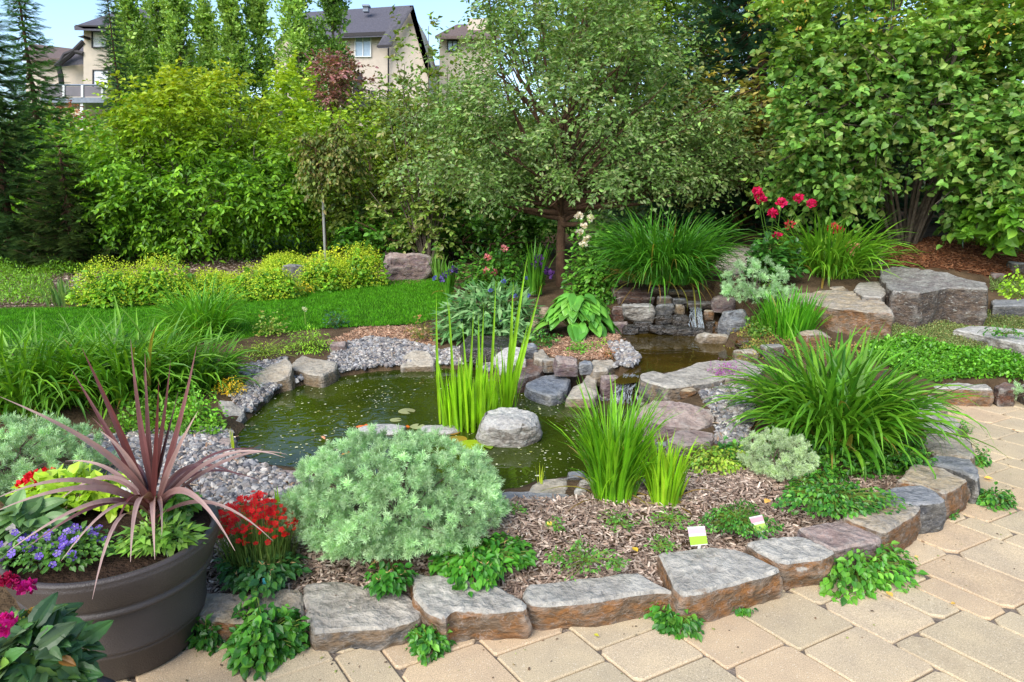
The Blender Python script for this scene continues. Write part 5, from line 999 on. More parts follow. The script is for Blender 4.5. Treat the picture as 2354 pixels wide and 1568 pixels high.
mound('petunia', 'fresh green leafy plant in the planter right behind the cordyline', P(400, 1170, .42), .1, .07, .06, 200, .04, [S(96,146,56), S(78,126,46)], group=None)
mound('osteospermum', 'narrow leaved plant in the planter below the cordyline', P(370, 1240, .42), .13, .09, .055, 330, .05, [S(104,150,60), S(84,130,50), S(130,170,80)], tpl=(NR * [1.6, 1, 1], NRT))
mound('dusty_leaf_plant', 'large bluish leaved plant at the far left of the planter', P(50, 1215, .43), .12, .1, .09, 70, .075, [S(104,140,96), S(84,122,74)], tpl=BLW)
def geran(t, c, p):
    for cc2 in [P(75, 1096, .5), P(112, 1086, .5), P(55, 1115, .49), P(95, 1110, .48)]:
        m = MB(); blob(m, cc2, .03, [S(214,22,40), S(230,44,60), S(196,14,30)], 40); m.build('flower', PET, t)
mound('geranium', 'scarlet geranium in front of the silvery mound at left', P(85, 1135, .42), .08, .06, .05, 60, .05, LIME, extra=geran)
# dark leaved zinnia in the lower left corner, in its own small pot
zc = np.array([-1.16, 1.42, 0]); zp = thing('flower_pot', 'dark round pot mostly hidden under foliage in the lower left corner', 'planter', zc); m = MB(); m.lathe([(0, 0), (.14, 0), (.17, .26), (.185, .27), (.185, .3), (.165, .3), (.16, .27), (0, .265)], zc, 40); m.build('pot', potm, zp, smooth=True)
def zfl(t, c, p):
    for (x, y, r_, cl_) in [(35,1340,.022,[S(120,10,60), S(150,16,80)]),(62,1350,.026,[S(150,16,96), S(176,20,120)]),(12,1332,.022,[S(140,20,60)]),(12,1436,.03,[S(196,30,140), S(170,20,110)]),(22,1336,.02,[S(150,20,60)])]:
        m = MB(); blob(m, PY(x, y, 1.6 if y < 1400 else 1.3), r_, cl_, 60, tpl=(QD, QDT), flat=.7); m.build('flower', PET, t)
    m = MB(); blob(m, PY(70, 1410, 1.55), .014, [S(196,160,70), S(160,120,60)], 24); blob(m, PY(50, 1425, 1.52), .01, [S(180,180,80)], 20); m.build('bud', PET, t)
    m = MB(); m.inst(*BLS, None, np.array([PY(140, 1515, 1.42)]), frames(np.array([[1., -.2, -.25]]), np.array([[.1, -.5, 1.]])), np.array([.04]), S(128,96,46)[None]); m.build('withered_leaf', LM, t)
mound('zinnia', 'dark leaved plant with magenta flowers in the lower left corner', PY(45, 1545, 1.46), .15, .14, .12, 330, .075, [S(56,96,56), S(72,116,64), S(46,78,52), S(96,132,60), S(94,116,92)], tpl=BLS, extra=zfl)
# ================================================================ trees and tall shrubs
def limb(m, a, b, r0, r1, col, sag=.0, k=6, n=7, wob=.05):
    s = np.linspace(0, 1, n)[:, None]; L = np.linalg.norm(b - a); mid = (a + b) / 2 + rnd(1)[0] * wob * L + [0, 0, -sag * L]
    m.tube((1 - s) ** 2 * a + 2 * s * (1 - s) * mid + s * s * b, np.linspace(r0, r1, n), col, k)
def tree(name, label, base, trunk_h, trunk_r, cen, rad_, ncl, per, clr, leaf, cols, tpl=(OV, OVT), mat=LM, bark=None, barkc=S(100,78,62), stems=1, nl=22, group=None, lo=.5, zmin=-1, lump=.3, seed=1,
         droop=.2, up=.8, tipcol=None, tiph=None, spread=.0, w=None, extra=None, cat='tree', squash=.8, trunkpart='trunk', keep=None, shell=.5):
    if isinstance(ncl, int) and np.ndim(cen) == 2: cen, rad_ = cen[0], rad_[0]
    base = np.asarray(base, float); t = thing(name, label, cat, base, group); cs = []
    for c, r, k in (zip(cen, rad_, ncl) if isinstance(ncl, (list, tuple)) else [(cen, rad_, ncl)]): cs.append(ell_centers(k, c, r, lo, zmin, lump, seed + len(cs)))
    cs = np.concatenate(cs)
    if keep is not None: cs = cs[keep(cs)]
    m = MB(); leaves_in(m, cs, clr * rng.uniform(.7, 1.25, len(cs)), per, leaf, cols, tpl, droop, squash, tipcol=tipcol, tiph=tiph, up=up, w=w, shell=shell); m.build('crown', mat, t)
    m = MB(); bk = bark or BARK; ends = []
    for s in range(stems):
        if stems == 1: top = base + [rng.normal() * .02, 0, trunk_h]; b0 = base
        else: a = rng.random() * 6.28; b0 = base + np.array([math.cos(a), math.sin(a), 0]) * spread * rng.random() * .5; top = b0 + np.array([math.cos(a) * spread * 1.6, math.sin(a) * spread * 1.6, trunk_h * rng.uniform(.8, 1.1)])
        limb(m, b0 - [0, 0, .05], top, trunk_r * rng.uniform(.75, 1.15) * (1.15 if stems == 1 else 1), trunk_r * .75, barkc, 0, 9, 8, .02); ends.append(top)
    ends = np.array(ends)
    for q in cs[rng.permutation(len(cs))[:nl]]:
        e = ends[np.argmin(((ends - q) ** 2).sum(1))] if stems > 1 else ends[0] + [0, 0, rng.uniform(-.05, .5) * max(0, min(q[2] - ends[0][2], 3))]
        limb(m, e, q, trunk_r * .42, .006, barkc, .04, 5, 6, .07)
        for _ in range(2): q2 = q + rnd(1)[0] * clr * .8; limb(m, e * .4 + q * .6, q2, .012, .004, barkc, 0, 4, 4, .08)
    m.build(trunkpart, bk, t, smooth=True)
    if extra: extra(t)
    return t
def at(px, py, Y): return PY(px, py, Y)
def gnd(px, Y, yref=None):
    if yref is not None: x = PY(px, yref, Y)[0]; return np.array([x, Y, h1(x, Y)])
    z = .5
    for _ in range(4): x = (px - 1177) / FPX * (Y * CT - (z - EYE) * ST); z = h1(x, Y)
    return np.array([x, Y, z])

# the crabapple in the middle
cb_ = PG(1290, 656); cb_[2] = h1(cb_[0], cb_[1]); YB = cb_[1]
APL = [S(94,128,66), S(80,112,56), S(122,156,90), S(134,144,104), S(100,136,72), S(112,132,96)]; NW = (OV * [.8, 1, 1], OVT)
def apl_extra(t):
    m = MB(); j = at(1290, 508, YB)
    for (x, y, dy) in [(1180,475,-.3),(1100,455,-.2),(1370,502,-.5),(1480,420,.2),(1390,430,.2),(1230,400,.3),(1560,400,.5)]: limb(m, j + [0, 0, rng.uniform(-.05, .1)], at(x, y, YB + dy), .04, .012, S(70,48,38), .06, 7, 9, .04)
    m.build('branch', BARK, t, smooth=True)
tree('crabapple_tree', 'crabapple with reddish brown trunk and spreading olive crown in the middle of the garden', cb_, at(1290, 500, YB)[2] - cb_[2], .068,
     [at(1300, 250, YB), at(1345, 50, YB), at(1090, 335, YB - .2), at(1520, 340, YB + .2), at(1300, 420, YB), at(1640, 380, YB + .3)], [(1.75, 1.6, 1.2), (1.3, 1.4, 1.2), (.85, .9, .6), (1.0, 1.0, .55), (1.4, 1.2, .35), (.8, .8, .4)], [108, 70, 28, 38, 54, 24], 185, .3, .06, APL, tpl=NW, mat=LMa, keep=lambda c: c[:, 2] > at(1290, 432, YB)[2], seed=11, barkc=S(124,84,64), nl=46, up=.5, extra=apl_extra, lump=.35, lo=.35)
# wispy upright shoots on its left
m = MB(); t = thing('shrub', 'tall wispy shrub with loose upright shoots in front of the cream house', 'shrub', gnd(985, 10.4)); b0 = gnd(985, 10.4)
cs = []
for (x, y) in [(905,110),(890,230),(930,150),(960,230),(985,60),(1000,200),(940,330),(1010,330),(870,330),(1030,150),(1040,260),(985,430),(920,430),(1045,420),(850,440)]:
    e = at(x, y, 10.4 + rng.normal() * .2); limb(m, b0, e, .02, .004, S(90,80,60), -.05, 5, 9, .04)
    for s in np.linspace(.35, 1, 9): cs.append(b0 * (1 - s) + e * s + rnd(1)[0] * .08)
m.build('stems', BARK2, t, smooth=True); m = MB(); leaves_in(m, np.array(cs), .19, 34, .085, APL + [S(100,140,50)], droop=.1); m.build('crown', LM, t)

# big lilac on the right
LIL = [S(100,144,66), S(84,128,58), S(126,164,86), S(72,110,54), S(128,140,84)]
lb_ = gnd(2080, 8.2)
def lil_extra(t):
    m = MB(); cs = ell_centers(60, at(2150, 60, 7.6), (2.0, .9, .9), .5, -.4, .2, 31); n = len(cs) * 20; p = np.repeat(cs, 20, 0) + rnd(n) * [.05, .05, .1]
    m.inst(QD, QDT, None, p, frames(rnd(n) + [0, 0, 1], rnd(n)), rng.uniform(.02, .05, n), pal(n, [S(140,146,60), S(150,120,60), S(136,156,70)], .15)); m.build('seed_clusters', LM, t)
tree('lilac', 'huge lilac with heart shaped leaves and many bare stems filling the right of the view', lb_, 1.3, .021,
     [at(2110, 70, 8.0), at(2330, 100, 8.1), at(1930, 250, 7.7), at(2310, 340, 7.2), at(1890, 390, 7.9), at(2300, 440, 7.3), at(2120, 290, 8.4)], [(1.7, 1.0, 1.05), (1.2, 1.0, 1.2), (.7, .7, .85), (.6, .6, .45), (.6, .6, .32), (.4, .5, .2), (.7, .5, .5)], [100, 64, 44, 30, 22, 14, 6], 150, .27, .072, LIL,
     tpl=(HT, HTT), mat=LMl, bark=BARK2, barkc=S(140,124,106), stems=24, spread=.3, nl=70, seed=21, lo=.45, up=.45, tipcol=S(150,182,64), tiph=(2.6, 4.6), extra=lil_extra, lump=.3, cat='shrub', trunkpart='stems')
# fresh green shrub corner at the right edge
tree('shrub', 'bright green leafy shrub at the right frame edge in front of the lilac', gnd(2420, 7.0), .5, .02, [at(2330, 480, 7.0), at(2280, 500, 7.2), at(2400, 350, 7.0)], [(.35, .4, .2), (.2, .3, .12), (.6, .6, .5)], [12, 8, 26], 60, .2, .12, [S(96,152,56), S(78,132,48), S(120,176,70)], tpl=(HT, HTT), stems=5, spread=.2, nl=14, seed=23, cat='shrub', trunkpart='stems', bark=BARK2)

# spruces
def spruce(name, label, base, h, r, cols, nw=26, nb=9, size=.16, z0=.05, seed=3, group=None, tw=9, brown=None, per=1.0):
    rs = np.random.default_rng(seed); t = thing(name, label, 'tree', base, group); m = MB(); limb(m, np.asarray(base), np.asarray(base) + [0, 0, h], r * .06 + .02, .01, S(80,62,50), 0, 8, 6, .0)
    P_, A_, N_, C_ = [], [], [], []
    for i in range(nw):
        f = i / (nw - 1); z = h * (z0 + (1 - z0) * f); L = r * (1 - f) ** .85 + .06; k = max(4, int(nb * (1 - f * .4)))
        for j in range(k):
            a = j / k * 6.283 + i * 1.3 + rs.normal() * .2; Lj = L * rs.uniform(.75, 1.12); d = np.array([math.cos(a), math.sin(a), 0]); b = np.asarray(base) + [0, 0, z]
            e = b + d * Lj + [0, 0, -Lj * .22 + .12 * Lj]; pts = [b + (e - b) * s + np.array([0, 0, -Lj * .25 * math.sin(s * 3.1)]) for s in np.linspace(0, 1, 6)]; m.tube(pts, np.linspace(.014, .004, 6), S(84,66,52), 4)
            q = max(4, int(tw * Lj / (size * 1.4) * per)); ss = rs.uniform(.15, 1, q)
            for s in ss:
                p = b + (e - b) * s + np.array([0, 0, -Lj * .25 * math.sin(s * 3.1)]); side = np.array([-d[1], d[0], 0]) * rs.choice([-1, 1])
                P_.append(p); A_.append(d * .9 + side * rs.uniform(.2, 1) + rs.normal(size=3) * .15 + [0, 0, -.12]); N_.append([0, 0, 1.]); C_.append(f)
    m.build('trunk', BARK, t, smooth=True); P_, A_, C_ = np.array(P_), np.array(A_), np.array(C_); n = len(P_)
    # a twig: flat spray of needles
    V = []; T = []
    for k in range(13):
        y = .02 + k / 13 * .85
        for sgn in (-1, 1, 0):
            dd = np.array([sgn * .8, .75, .1 if sgn else .8]); dd = dd / np.linalg.norm(dd); b = np.array([0, y, 0]); ln = .24 * (1.05 - y * .4); wv = np.array([.016, -.016, 0]) if sgn else np.array([.018, 0, 0]); q = len(V); V += [b - wv, b + wv, b + dd * ln]; T.append([q, q + 1, q + 2])
    c = pal(n, cols, .14)
    if brown is not None: k = (C_ > brown[0])[:, None]; c = np.where(k, pal(n, [brown[1]], .15), c)
    m = MB(); m.inst(np.array(V), T, None, P_, frames(A_, np.array(N_) + rnd(n) * .2), size * rng.uniform(.8, 1.25, n), c); m.build('crown', LMs, t); return t
SPR = [S(56,88,58), S(70,102,66), S(44,72,46), S(86,118,74)]
spruce('spruce_tree', 'dark spruce at the left frame edge behind the lawn', gnd(10, 11.5, 450), 4.4, 1.05, [S(62,90,54), S(76,104,58), S(50,76,46)], 28, 11, .24, .02, 5, 'spruces', 18)
spruce('spruce_tree', 'green spruce with brown cone laden tip against the sky at upper left', gnd(62, 19, 120), 6.2, 1.0, [S(80,120,70), S(98,138,80), S(64,102,60)], 34, 11, .26, .1, 6, 'spruces', 12, (.9, S(120,84,56)))
spruce('spruce_tree', 'blue green spruce with orange brown top in front of the house', gnd(262, 27, 120), 6.8, .62, [S(66,96,78), S(84,114,90), S(52,80,62)], 30, 9, .28, .2, 7, 'spruces', 10, (.86, S(150,100,60)))
spruce('spruce_tree', 'large dark blue green spruce behind the lilac and the crabapple', gnd(1740, 11.6, 250), 7.5, 2.5, [S(54,88,70), S(42,70,54), S(70,104,82)], 34, 13, .3, .02, 8, 'spruces', 14)
spruce('spruce_tree', 'low dark spruce sitting behind the daylily with red blooms', gnd(1960, 10.4), 3.2, 1.5, [S(50,80,60), S(38,62,46)], 17, 11, .27, .02, 9, 'spruces', 16)
spruce('spruce_tree', 'small shaded spruce at the left edge beneath the dark spruce', gnd(175, 11.2), 1.9, .9, [S(60,80,40), S(46,66,36), S(76,92,46)], 16, 11, .22, .02, 10, 'spruces', 20)

# shrubs of the left background
FR = [S(92,146,40), S(76,128,36), S(116,168,50), S(62,108,32)]
tree('large_shrub', 'huge rounded fresh green shrub with yellow green top at left', gnd(465, 12.2), 1.0, .03, [at(465, 400, 12.2), at(465, 292, 12.3), at(320, 440, 12.0), at(620, 430, 12.0), at(465, 480, 11.8)], [(1.7, 1.3, 1.3), (1.1, 1.1, .8), (.9, 1.0, .95), (.8, 1.0, .9), (1.6, .9, .7)], [110, 64, 44, 44, 50], 130, .32, .1, FR, tpl=NW, bark=BARK2, barkc=S(90,76,60), stems=9, spread=.35, nl=40, seed=41, tipcol=S(170,190,50), tiph=(1.9, 3.7), lo=.5, cat='shrub', trunkpart='stems', lump=.3, droop=.35)
tree('shrub', 'soft green shrub between the left spruces and the huge rounded shrub', gnd(165, 13.5), .8, .02, [at(165, 420, 13.5), at(110, 490, 13.2), at(230, 410, 13.6)], [(1.0, .9, .9), (.9, .8, .7), (.5, .6, .6)], [40, 26, 16], 90, .32, .1, [S(104,160,54), S(86,140,46), S(124,178,64)], stems=6, spread=.3, nl=20, seed=42, cat='shrub', trunkpart='stems', lo=.3)
tree('shrub', 'yellow green leafy shrub right of the huge rounded shrub', gnd(760, 13.2), .8, .02, [at(770, 380, 13.2), at(690, 290, 13.8), at(860, 370, 13.2), at(760, 500, 13.0), at(668, 195, 14.0)], [(1.1, .9, .85), (.42, .5, .7), (.8, .8, .65), (1.2, .8, .6), (.22, .3, .5)], [50, 22, 34, 30, 10], 95, .32, .1, [S(126,172,50), S(104,152,44), S(148,190,62), S(84,132,40)], stems=8, spread=.4, nl=30, seed=43, cat='shrub', trunkpart='stems', lo=.3, tipcol=S(156,186,64), tiph=(2.2, 4))
def stake(t):
    m = MB(); b = gnd(752, 10.9); m.tube([b + [.0, -.09, -.05], at(740, 400, 10.8)], .02, S(150,150,144), 8); m.build('stake', plain('grey_metal', S(140,140,136), .5, .4), t)
tree('standard_tree', 'small lollipop tree with thin straight stem and dark drooping head', gnd(752, 10.9), 1.3, .028, [at(760, 340, 10.9), at(765, 385, 10.9)], [(.42, .42, .35), (.5, .45, .28)], [26, 24], 90, .2, .07, [S(84,114,54), S(100,126,62), S(64,92,44), S(120,120,84)], nl=20, seed=44, droop=1.0, extra=stake)
OLV = [S(96,122,54), S(78,104,46), S(118,142,68), S(60,84,38)]
tree('shrub', 'olive green twiggy shrub left behind the crabapple', gnd(960, 12.2), .8, .02, [at(960, 400, 12.2), at(880, 480, 12.0), at(1060, 440, 12.2), at(940, 300, 12.4)], [(1.2, .9, 1.0), (.9, .8, .6), (.9, .8, .8), (.9, .8, .7)], [50, 30, 34, 26], 90, .32, .09, OLV, stems=9, spread=.4, nl=36, seed=45, cat='shrub', trunkpart='stems', lo=.3)
tree('shrub', 'low dark green shrub behind the grey brown boulder', gnd(1000, 11.2), .4, .015, [at(1000, 520, 11.2), at(900, 540, 11.2), at(830, 545, 11.3)], [(.7, .5, .4), (.6, .5, .35), (.4, .4, .3)], [24, 18, 12], 90, .26, .09, [S(62,116,40), S(50,98,34), S(80,136,50)], stems=6, spread=.3, nl=14, seed=46, cat='shrub', trunkpart='stems', lo=.2)
tree('shrub', 'low shaded green shrub under the left side of the crabapple', gnd(1130, 11.0), .4, .015, [at(1130, 500, 11.0), at(1230, 520, 11.0)], [(.8, .5, .5), (.6, .5, .4)], [24, 18], 90, .28, .09, [S(60,108,38), S(48,90,34), S(78,128,48)], stems=6, spread=.3, nl=14, seed=47, cat='shrub', trunkpart='stems', lo=.2)
tree('pink_crabapple', 'distant crabapple with dull pink foliage below the cream house', gnd(775, 24), 2.0, .06, [at(775, 185, 24)], [(.95, .9, .75)], 34, 60, .4, .14, [S(124,88,110), S(104,76,92), S(140,108,124), S(92,96,70)], seed=48, lo=.2)
# trees that close the view on the right and in the middle
BKG = [S(92,134,50), S(74,112,42), S(116,158,62), S(58,92,36)]
for i, (px_, py_, Y, rx, rz, n, c_, lb) in enumerate([
   (1500, 150, 13.5, 1.7, 1.9, 90, BKG, 'leafy tree right behind the crabapple'),
   (1690, 330, 11.0, 1.0, .9, 50, [S(124,138,76), S(104,118,60), S(150,150,96), S(90,104,56)], 'pale olive leaved small tree between crabapple and dark spruce'),
   (1450, 60, 15, 1.6, 1.9, 70, BKG, 'tall green tree whose top shows above the crabapple'),
   (1900, 60, 14.5, 2.0, 1.7, 80, [S(120,160,56), S(98,138,48), S(140,176,68)], 'bright green tree rising behind the lilac, left one'),
   (2280, 0, 14.5, 2.2, 2.4, 80, [S(120,160,56), S(98,138,48), S(150,176,68)], 'bright green tree rising behind the lilac, right one'),
   (1310, 30, 16, 1.6, 1.7, 60, BKG, 'green tree top showing just above the middle of the crabapple'),
   (1620, 20, 14.5, 2.0, 1.6, 80, BKG, 'green tree crown filling the top between crabapple and dark spruce'),
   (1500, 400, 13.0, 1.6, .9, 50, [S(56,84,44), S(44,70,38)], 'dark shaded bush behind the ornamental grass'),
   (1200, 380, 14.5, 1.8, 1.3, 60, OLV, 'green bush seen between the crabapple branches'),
   (2100, 380, 12.5, 2.2, 1.2, 80, [S(48,74,40), S(38,60,34)], 'added hedge bush behind the lilac stems, leaves coloured dark as shade'),  # put in for the dark gap behind the lilac; shade is in the leaf greens
   (2420, 400, 12.5, 1.6, 1.3, 60, [S(50,78,42), S(40,62,36)], 'added hedge bush at the right frame edge, leaves coloured dark as shade'),  # continues that added hedge, shade again put into the leaf colours
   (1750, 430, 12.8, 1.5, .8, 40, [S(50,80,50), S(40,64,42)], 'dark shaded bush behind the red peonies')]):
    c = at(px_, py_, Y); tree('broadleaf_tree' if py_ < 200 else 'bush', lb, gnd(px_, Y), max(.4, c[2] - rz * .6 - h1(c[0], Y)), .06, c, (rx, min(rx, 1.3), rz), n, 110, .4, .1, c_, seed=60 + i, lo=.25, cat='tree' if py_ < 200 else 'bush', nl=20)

# poplars: narrow columns far away
def poplar(name, label, px0, px1, top, Y, cols, seed, base_py=250):
    b = gnd((px0 + px1) / 2, Y, 130); w = (px1 - px0) / FPX * Y / 2 * .98; t = thing(name, label, 'tree', b, 'row of columnar poplars on the slope'); zt = at(px0, top, Y)[2]; h = zt - b[2]; m = MB(); limb(m, b, b + [0, 0, h * .96], .1, .02, S(150,146,128), 0, 6, 6, .004)
    rs = np.random.default_rng(seed); n = 100; f = np.sort(rs.random(n)); wd = w * (.55 + .55 * np.sin(np.pi * np.clip(f * .9 + .12, 0, 1))) * (1 - f ** 6); a = rs.random(n) * 6.28; r = wd * np.sqrt(rs.random(n)) * .8
    cs = b + np.stack([np.cos(a) * r, np.sin(a) * r, h * (.06 + .92 * f)], 1)
    for q in cs[::3]: limb(m, b + [0, 0, max(.1, q[2] - b[2] - 1.1)], q, .03, .01, S(140,134,110), 0, 4, 4, .02)
    m.build('trunk', BARK2, t); m = MB(); leaves_in(m, cs, w * .34 + .1, 130, .16, cols, (QD, QDT), -.3, 1.9, up=.5); m.build('crown', LM, t); return t
POP = [S(122,166,92), S(106,150,80), S(144,184,110), S(92,134,70)]
for k, a in enumerate([(270,345,-60,31,'columnar poplar nearest the left house'),(340,400,-80,33,'columnar poplar second from left in the row'),(378,452,-70,30,'dense columnar poplar third from left'),(445,515,20,33,'shorter poplar left of the row centre'),
    (505,570,-40,31,'slim poplar in the row centre'),(568,632,-60,32,'thin airy poplar with pale trunk in the row'),(640,735,-90,30,'wide columnar poplar left in front of the cream house'),(732,808,-100,30,'dark columnar poplar right in front of the cream house'),(250,320,120,29,'low poplar sucker growth beside the blue green spruce')]):
    poplar('poplar_tree', a[4], a[0], a[1], a[2], a[3], POP if k != 7 else [S(80,124,62), S(64,104,52), S(98,140,74)], 70 + k)
# vegetation on the slope under the houses
for k, (x, y, Y, rx, rz, lb, c_) in enumerate([(120,300,26,1.8,.7,'pale grassy looking bush on the slope below the deck',[S(140,160,100), S(120,146,80)]),(240,320,24,1.4,.8,'bright bush on the slope below the blue green spruce',FR),(560,330,24,2.5,1.2,'green bush on the slope below the poplars',FR),(850,290,24,1.6,.9,'yellow green bush on the slope below the cream house',[S(140,180,60), S(120,160,50)]),(1060,280,26,2.2,1.4,'bush on the slope below the far house',OLV),(30,330,22,1.6,1.2,'bush on the slope behind the left spruces',[S(90,130,60), S(74,112,50)]),(400,300,26,2.5,1.2,'green bush on the slope under the left poplars',FR)]):
    c = at(x, y, Y); tree('bush', lb, gnd(x, Y), .3, .04, c, (rx, 1.2, rz), 30, 60, .5, .18, c_, seed=90 + k, lo=.2, cat='bush', nl=6, tpl=(QD, QDT))

# ================================================================ houses on the slope
ST1 = plain('cream_stucco', S(194,180,166), .9, .15, .3, 60, .06, 3); ST2 = plain('tan_stucco', S(184,172,156), .9, .15, .3, 60, .06, 3)
RF = plain('grey_shingles', S(86,84,92), .85, .2, .6, 30, .22, 12); RF2 = plain('brown_shingles', S(104,90,86), .85, .2, .6, 30, .22, 12); TRM = plain('dark_trim', S(48,44,46), .6); WHT = plain('white_trim', S(214,214,214), .5, .3, vary=.04)
GLS = plain('window_glass', S(150,166,180), .06, .8, vary=.1); WGL = plain('curtained_glass', S(206,208,212), .3, .5, vary=.05); MET = plain('grey_paint', S(120,128,140), .5)
def extr(m, pts, Y, d, col=(.5, .5, .5)):
    """front outline at distance Y, carried back by d metres at real size"""
    f = np.array([at(x, y, Y) for x, y in pts]); b = f + [0, d, 0]; n = len(f); c = f.mean(0); v = np.concatenate([f, b, [c, c + [0, d, 0]]]); q = [[i, (i + 1) % n, (i + 1) % n + n, i + n] for i in range(n)]
    t = [[(i + 1) % n, i, 2 * n] for i in range(n)] + [[i + n, (i + 1) % n + n, 2 * n + 1] for i in range(n)]; m.add(v, t, q, col)
def piece(name, pts, Y, d, mat, parent): m = MB(); extr(m, pts, Y, d); return m.build(name, mat, parent)
def roofq(name, q, mat, parent, th=.18):
    """sloping roof panel from four (px,py,Y) corners, with thickness"""
    v = np.array([at(*p) for p in q]); v2 = v - [0, 0, th]; m = MB(); m.add(np.concatenate([v, v2]), None, [[0,1,2,3],[7,6,5,4],[0,4,5,1],[1,5,6,2],[2,6,7,3],[3,7,4,0]]); return m.build(name, mat, parent)
def window(x0, y0, x1, y1, Y, par, mull=1, frame=WHT, glass=GLS, fw=2.2):
    m = MB(); o = .06
    for a in ([(x0, y0), (x1, y0), (x1, y0 + fw), (x0, y0 + fw)], [(x0, y1 - fw), (x1, y1 - fw), (x1, y1), (x0, y1)], [(x0, y0 + fw), (x0 + fw, y0 + fw), (x0 + fw, y1 - fw), (x0, y1 - fw)], [(x1 - fw, y0 + fw), (x1, y0 + fw), (x1, y1 - fw), (x1 - fw, y1 - fw)]): extr(m, a, Y - .1, .12)
    for i in range(mull): xm = x0 + (x1 - x0) * (i + 1) / (mull + 1); extr(m, [(xm - 1, y0 + fw), (xm + 1, y0 + fw), (xm + 1, y1 - fw), (xm - 1, y1 - fw)], Y - .09, .1)
    w = m.build('window', frame, par); m = MB(); extr(m, [(x0 + fw, y0 + fw), (x1 - fw, y0 + fw), (x1 - fw, y1 - fw), (x0 + fw, y1 - fw)], Y - .04, .03); m.build('pane', glass, w); return w
# cream house in the centre
YH = 41.; hb = gnd(860, YH); hs = thing('house', 'cream house with grey gabled roof and small white window behind the poplars', 'house', hb)
piece('wall', [(632,95),(680,78),(892,72),(905,62),(944,22),(958,60),(985,160),(988,300),(632,300)], YH, 7, ST1, hs)
roofq('roof', [(660,84,YH - .6),(893,76,YH - .6),(946,12,YH + 3.5),(700,28,YH + 3.5)], RF, hs)
roofq('roof', [(868,104,YH - .9),(893,104,YH - .9),(948,14,YH - .5),(922,14,YH - .3)], RF, hs, .15)
roofq('roof_edge', [(942,14,YH - .5),(950,12,YH - .5),(992,165,YH - .5),(984,168,YH - .5)], TRM, hs, .3); roofq('roof_slope', [(946,12,YH - .45),(992,165,YH - .45),(996,160,YH + 7),(950,20,YH + 7)], RF, hs)
piece('fascia', [(790,76),(893,72),(893,80),(790,84)], YH - .62, .06, TRM, hs); piece('fascia', [(628,100),(662,72),(668,78),(636,106)], YH - .62, .06, TRM, hs); piece('fascia', [(866,104),(902,102),(902,107),(866,109)], YH - .92, .06, TRM, hs)
piece('corner_bracket', [(884,80),(890,80),(880,96),(876,92)], YH - .3, .2, TRM, hs)
window(815, 83, 853, 131, YH, hs, 1); piece('door', [(812,168),(832,168),(832,212),(812,212)], YH - .06, .05, TRM, hs); m = MB(); m.tube([at(893, 108, YH - .2), at(893, 245, YH - .2)], .05, k=6); m.build('downpipe', TRM, hs)
m = MB(); extr(m, [(834,14),(846,14),(846,26),(834,26)], YH + 1.5, .4); extr(m, [(832,10),(848,10),(848,14),(832,14)], YH + 1.4, .6); m.build('chimney', MET, hs)
def railing(par, x0, y0, x1, y1, Y, hpx, n, mat=TRM, bal=True):
    m = MB(); a, b = at(x0, y0, Y), at(x1, y1, Y); m.tube([a, b], .035, k=4); a2, b2 = at(x0, y0 + hpx, Y), at(x1, y1 + hpx, Y); m.tube([a2, b2], .03, k=4)
    for i in range(n): s = i / (n - 1); m.tube([a * (1 - s) + b * s, a2 * (1 - s) + b2 * s], .03 if i % 5 == 0 else .014, k=4)
    return m.build('railing', mat, par)
bl = thing('balcony', 'dark railed balcony in front of the cream house', 'balcony', at(850, 250, YH - 2)); piece('floor', [(806,238),(905,238),(905,246),(806,246)], YH - 2.4, 2.2, TRM, bl); railing(bl, 812, 202, 850, 208, YH - 2.4, 30, 11); railing(bl, 872, 207, 902, 211, YH - 2.4, 28, 9); piece('post', [(852,208),(862,208),(862,262),(852,262)], YH - 2.4, .25, TRM, bl); piece('post', [(812,244),(820,244),(820,300),(812,300)], YH - 2.4, .2, TRM, bl); piece('post', [(893,244),(899,244),(899,300),(893,300)], YH - 2.4, .2, TRM, bl)
gb = thing('barbecue', 'black covered barbecue on the balcony of the cream house', 'barbecue', at(825, 236, YH - 2)); piece('cover', [(814,236),(815,216),(819,209),(829,209),(833,216),(834,236)], YH - 2.2, .7, TRM, gb)
ln = thing('lamp', 'dark lantern shaped lamp post peeping above the yellow green shrub', 'lamp', gnd(648, 28)); b = at(648, 196, 28)
piece('lamp_glass', [(642,198),(655,198),(656,210),(641,210)], 28, .25, plain('frosted_glass', S(196,190,196), .4), ln); piece('lamp_top', [(638,182),(658,180),(655,196),(643,196)], 28, .3, TRM, ln); piece('post', [(641,212),(657,212),(655,300),(643,300)], 28, .2, TRM, ln)
# house on the left with deck
YL = 39.; hl = thing('house', 'beige two storey house with grey hip roof and white windows at left', 'house', gnd(230, YL))
piece('wall', [(192,62),(290,62),(330,66),(330,300),(192,300)], YL, 6, ST2, hl); roofq('roof', [(170,60,YL - 1),(400,66,YL - 1),(400,10,YL + 4),(262,28,YL + 3)], RF, hl, .2); roofq('roof', [(170,60,YL - 1),(262,28,YL + 3),(250,40,YL + 6),(190,56,YL + 7)], RF, hl, .2)
piece('eaves', [(170,57),(400,62),(400,68),(192,66)], YL - 1, .9, TRM, hl); piece('eaves', [(178,84),(192,81),(192,87)], YL - .6, .8, TRM, hl)
window(210, 66, 248, 110, YL, hl, 0, TRM, WGL); window(212, 160, 250, 204, YL, hl, 0, TRM, WGL); window(300, 150, 325, 190, YL, hl, 1, TRM, WGL)
YW = 40.; hw = thing('house_wing', 'lower wing of the beige house with curved gable beams and brown roof', 'house', gnd(150, YW))
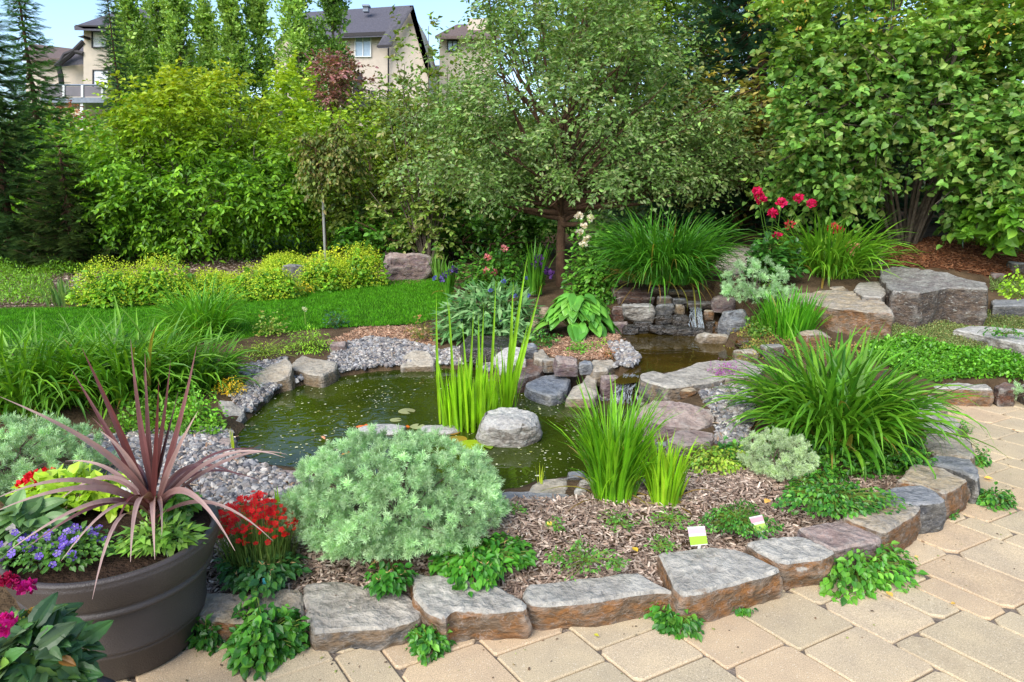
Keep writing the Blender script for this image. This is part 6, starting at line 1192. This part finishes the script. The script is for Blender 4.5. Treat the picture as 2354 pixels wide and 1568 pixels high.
piece('wall', [(60,130),(120,128),(150,135),(160,150),(192,150),(192,300),(60,300)], YW, 4, ST1, hw); roofq('roof', [(50,132,YW - .6),(160,134,YW - .6),(168,112,YW + 2),(70,100,YW + 3)], RF2, hw); roofq('roof', [(138,146,YW - .8),(192,138,YW - .8),(192,96,YW - .2),(186,98,YW - .2)], RF, hw)
m = MB()
for p_ in ([(138,148),(150,126),(170,118),(192,124)], [(128,152),(160,128),(192,96)], [(134,150),(140,175),(142,200)]): m.tube([at(x, y, YW - 1.0) for x, y in p_], .13, k=6)
m.build('gable_beam', TRM, hw)
dk = thing('deck', 'raised deck with glass railing and white posts beside the beige house', 'deck', at(160, 290, YL - 3)); piece('floor', [(92,224),(240,224),(240,236),(92,236)], YL - 3.2, 3, MET, dk)
for x in (94, 143, 186, 232): piece('railing_post', [(x, 196), (x + 5, 196), (x + 5, 226), (x, 226)], YL - 3.2, .15, WHT, dk)
for x in (122, 184): piece('post', [(x, 236), (x + 7, 236), (x + 7, 310), (x, 310)], YL - 3.1, .2, WHT, dk)
piece('glass_railing', [(99,199),(232,199),(232,222),(99,222)], YL - 3.15, .03, plain('smoked_glass', S(90,78,84), .1, .8, vary=.2, ns=1.5), dk); m = MB(); m.tube([at(94, 196, YL - 3.1), at(236, 196, YL - 3.1)], .05, k=4); m.build('handrail', MET, dk)
tree('pink_crabapple', 'reddish small tree under the raised deck', gnd(160, 34), .6, .04, at(160, 265, 34), (1.2, .8, .6), 26, 50, .35, .15, [S(140,84,80), S(120,90,70), S(160,110,100)], seed=97, lo=.1, nl=8, tpl=(QD, QDT))
# far house right of the cream one
YF_ = 46.; hf = thing('house', 'tan house with flat roofed tower mostly hidden behind the crabapple', 'house', gnd(1080, YF_)); piece('wall', [(1010,80),(1130,80),(1130,300),(1010,300)], YF_, 6, ST2, hf); roofq('roof', [(1000,82,YF_ - .8),(1150,82,YF_ - .8),(1130,56,YF_ + 3),(1050,56,YF_ + 3)], RF2, hf); piece('tower', [(1075,42),(1125,42),(1125,90),(1075,90)], YF_ + 1, 3, ST1, hf); window(1028, 92, 1052, 118, YF_, hf, 1, TRM)
YF2 = 48.; hf = thing('house', 'pale low house between the cream house and the crabapple', 'house', gnd(990, YF2)); piece('wall', [(965,170),(1075,170),(1075,300),(965,300)], YF2, 5, plain('white_stucco', S(206,200,192), .9, vary=.06), hf); roofq('roof', [(960,172,YF2 - .7),(1080,172,YF2 - .7),(1070,150,YF2 + 3),(975,150,YF2 + 3)], RF, hf)
# dark garden furniture at the far right
bn = thing('garden_bench', 'dark metal garden bench in the shade at the right frame edge', 'bench', gnd(2320, 9.4)); g0 = gnd(2320, 9.4)
m = MB()
for i in range(3): m.box(g0 + [0, -.1 + i * .14, .42], (1.0, .11, .03))
m.build('seat', TRM, bn); m = MB()
for i in range(3): m.box(g0 + [0, .25, .55 + i * .13], (1.0, .03, .09))
m.build('backrest', TRM, bn)
for sx in (-.45, .45): m = MB(); m.box(g0 + [sx, -.12, .2], (.05, .05, .42)); m.box(g0 + [sx, .27, .4], (.05, .05, .82)); m.box(g0 + [sx, .07, .62], (.05, .42, .04)); m.build('leg', TRM, bn)
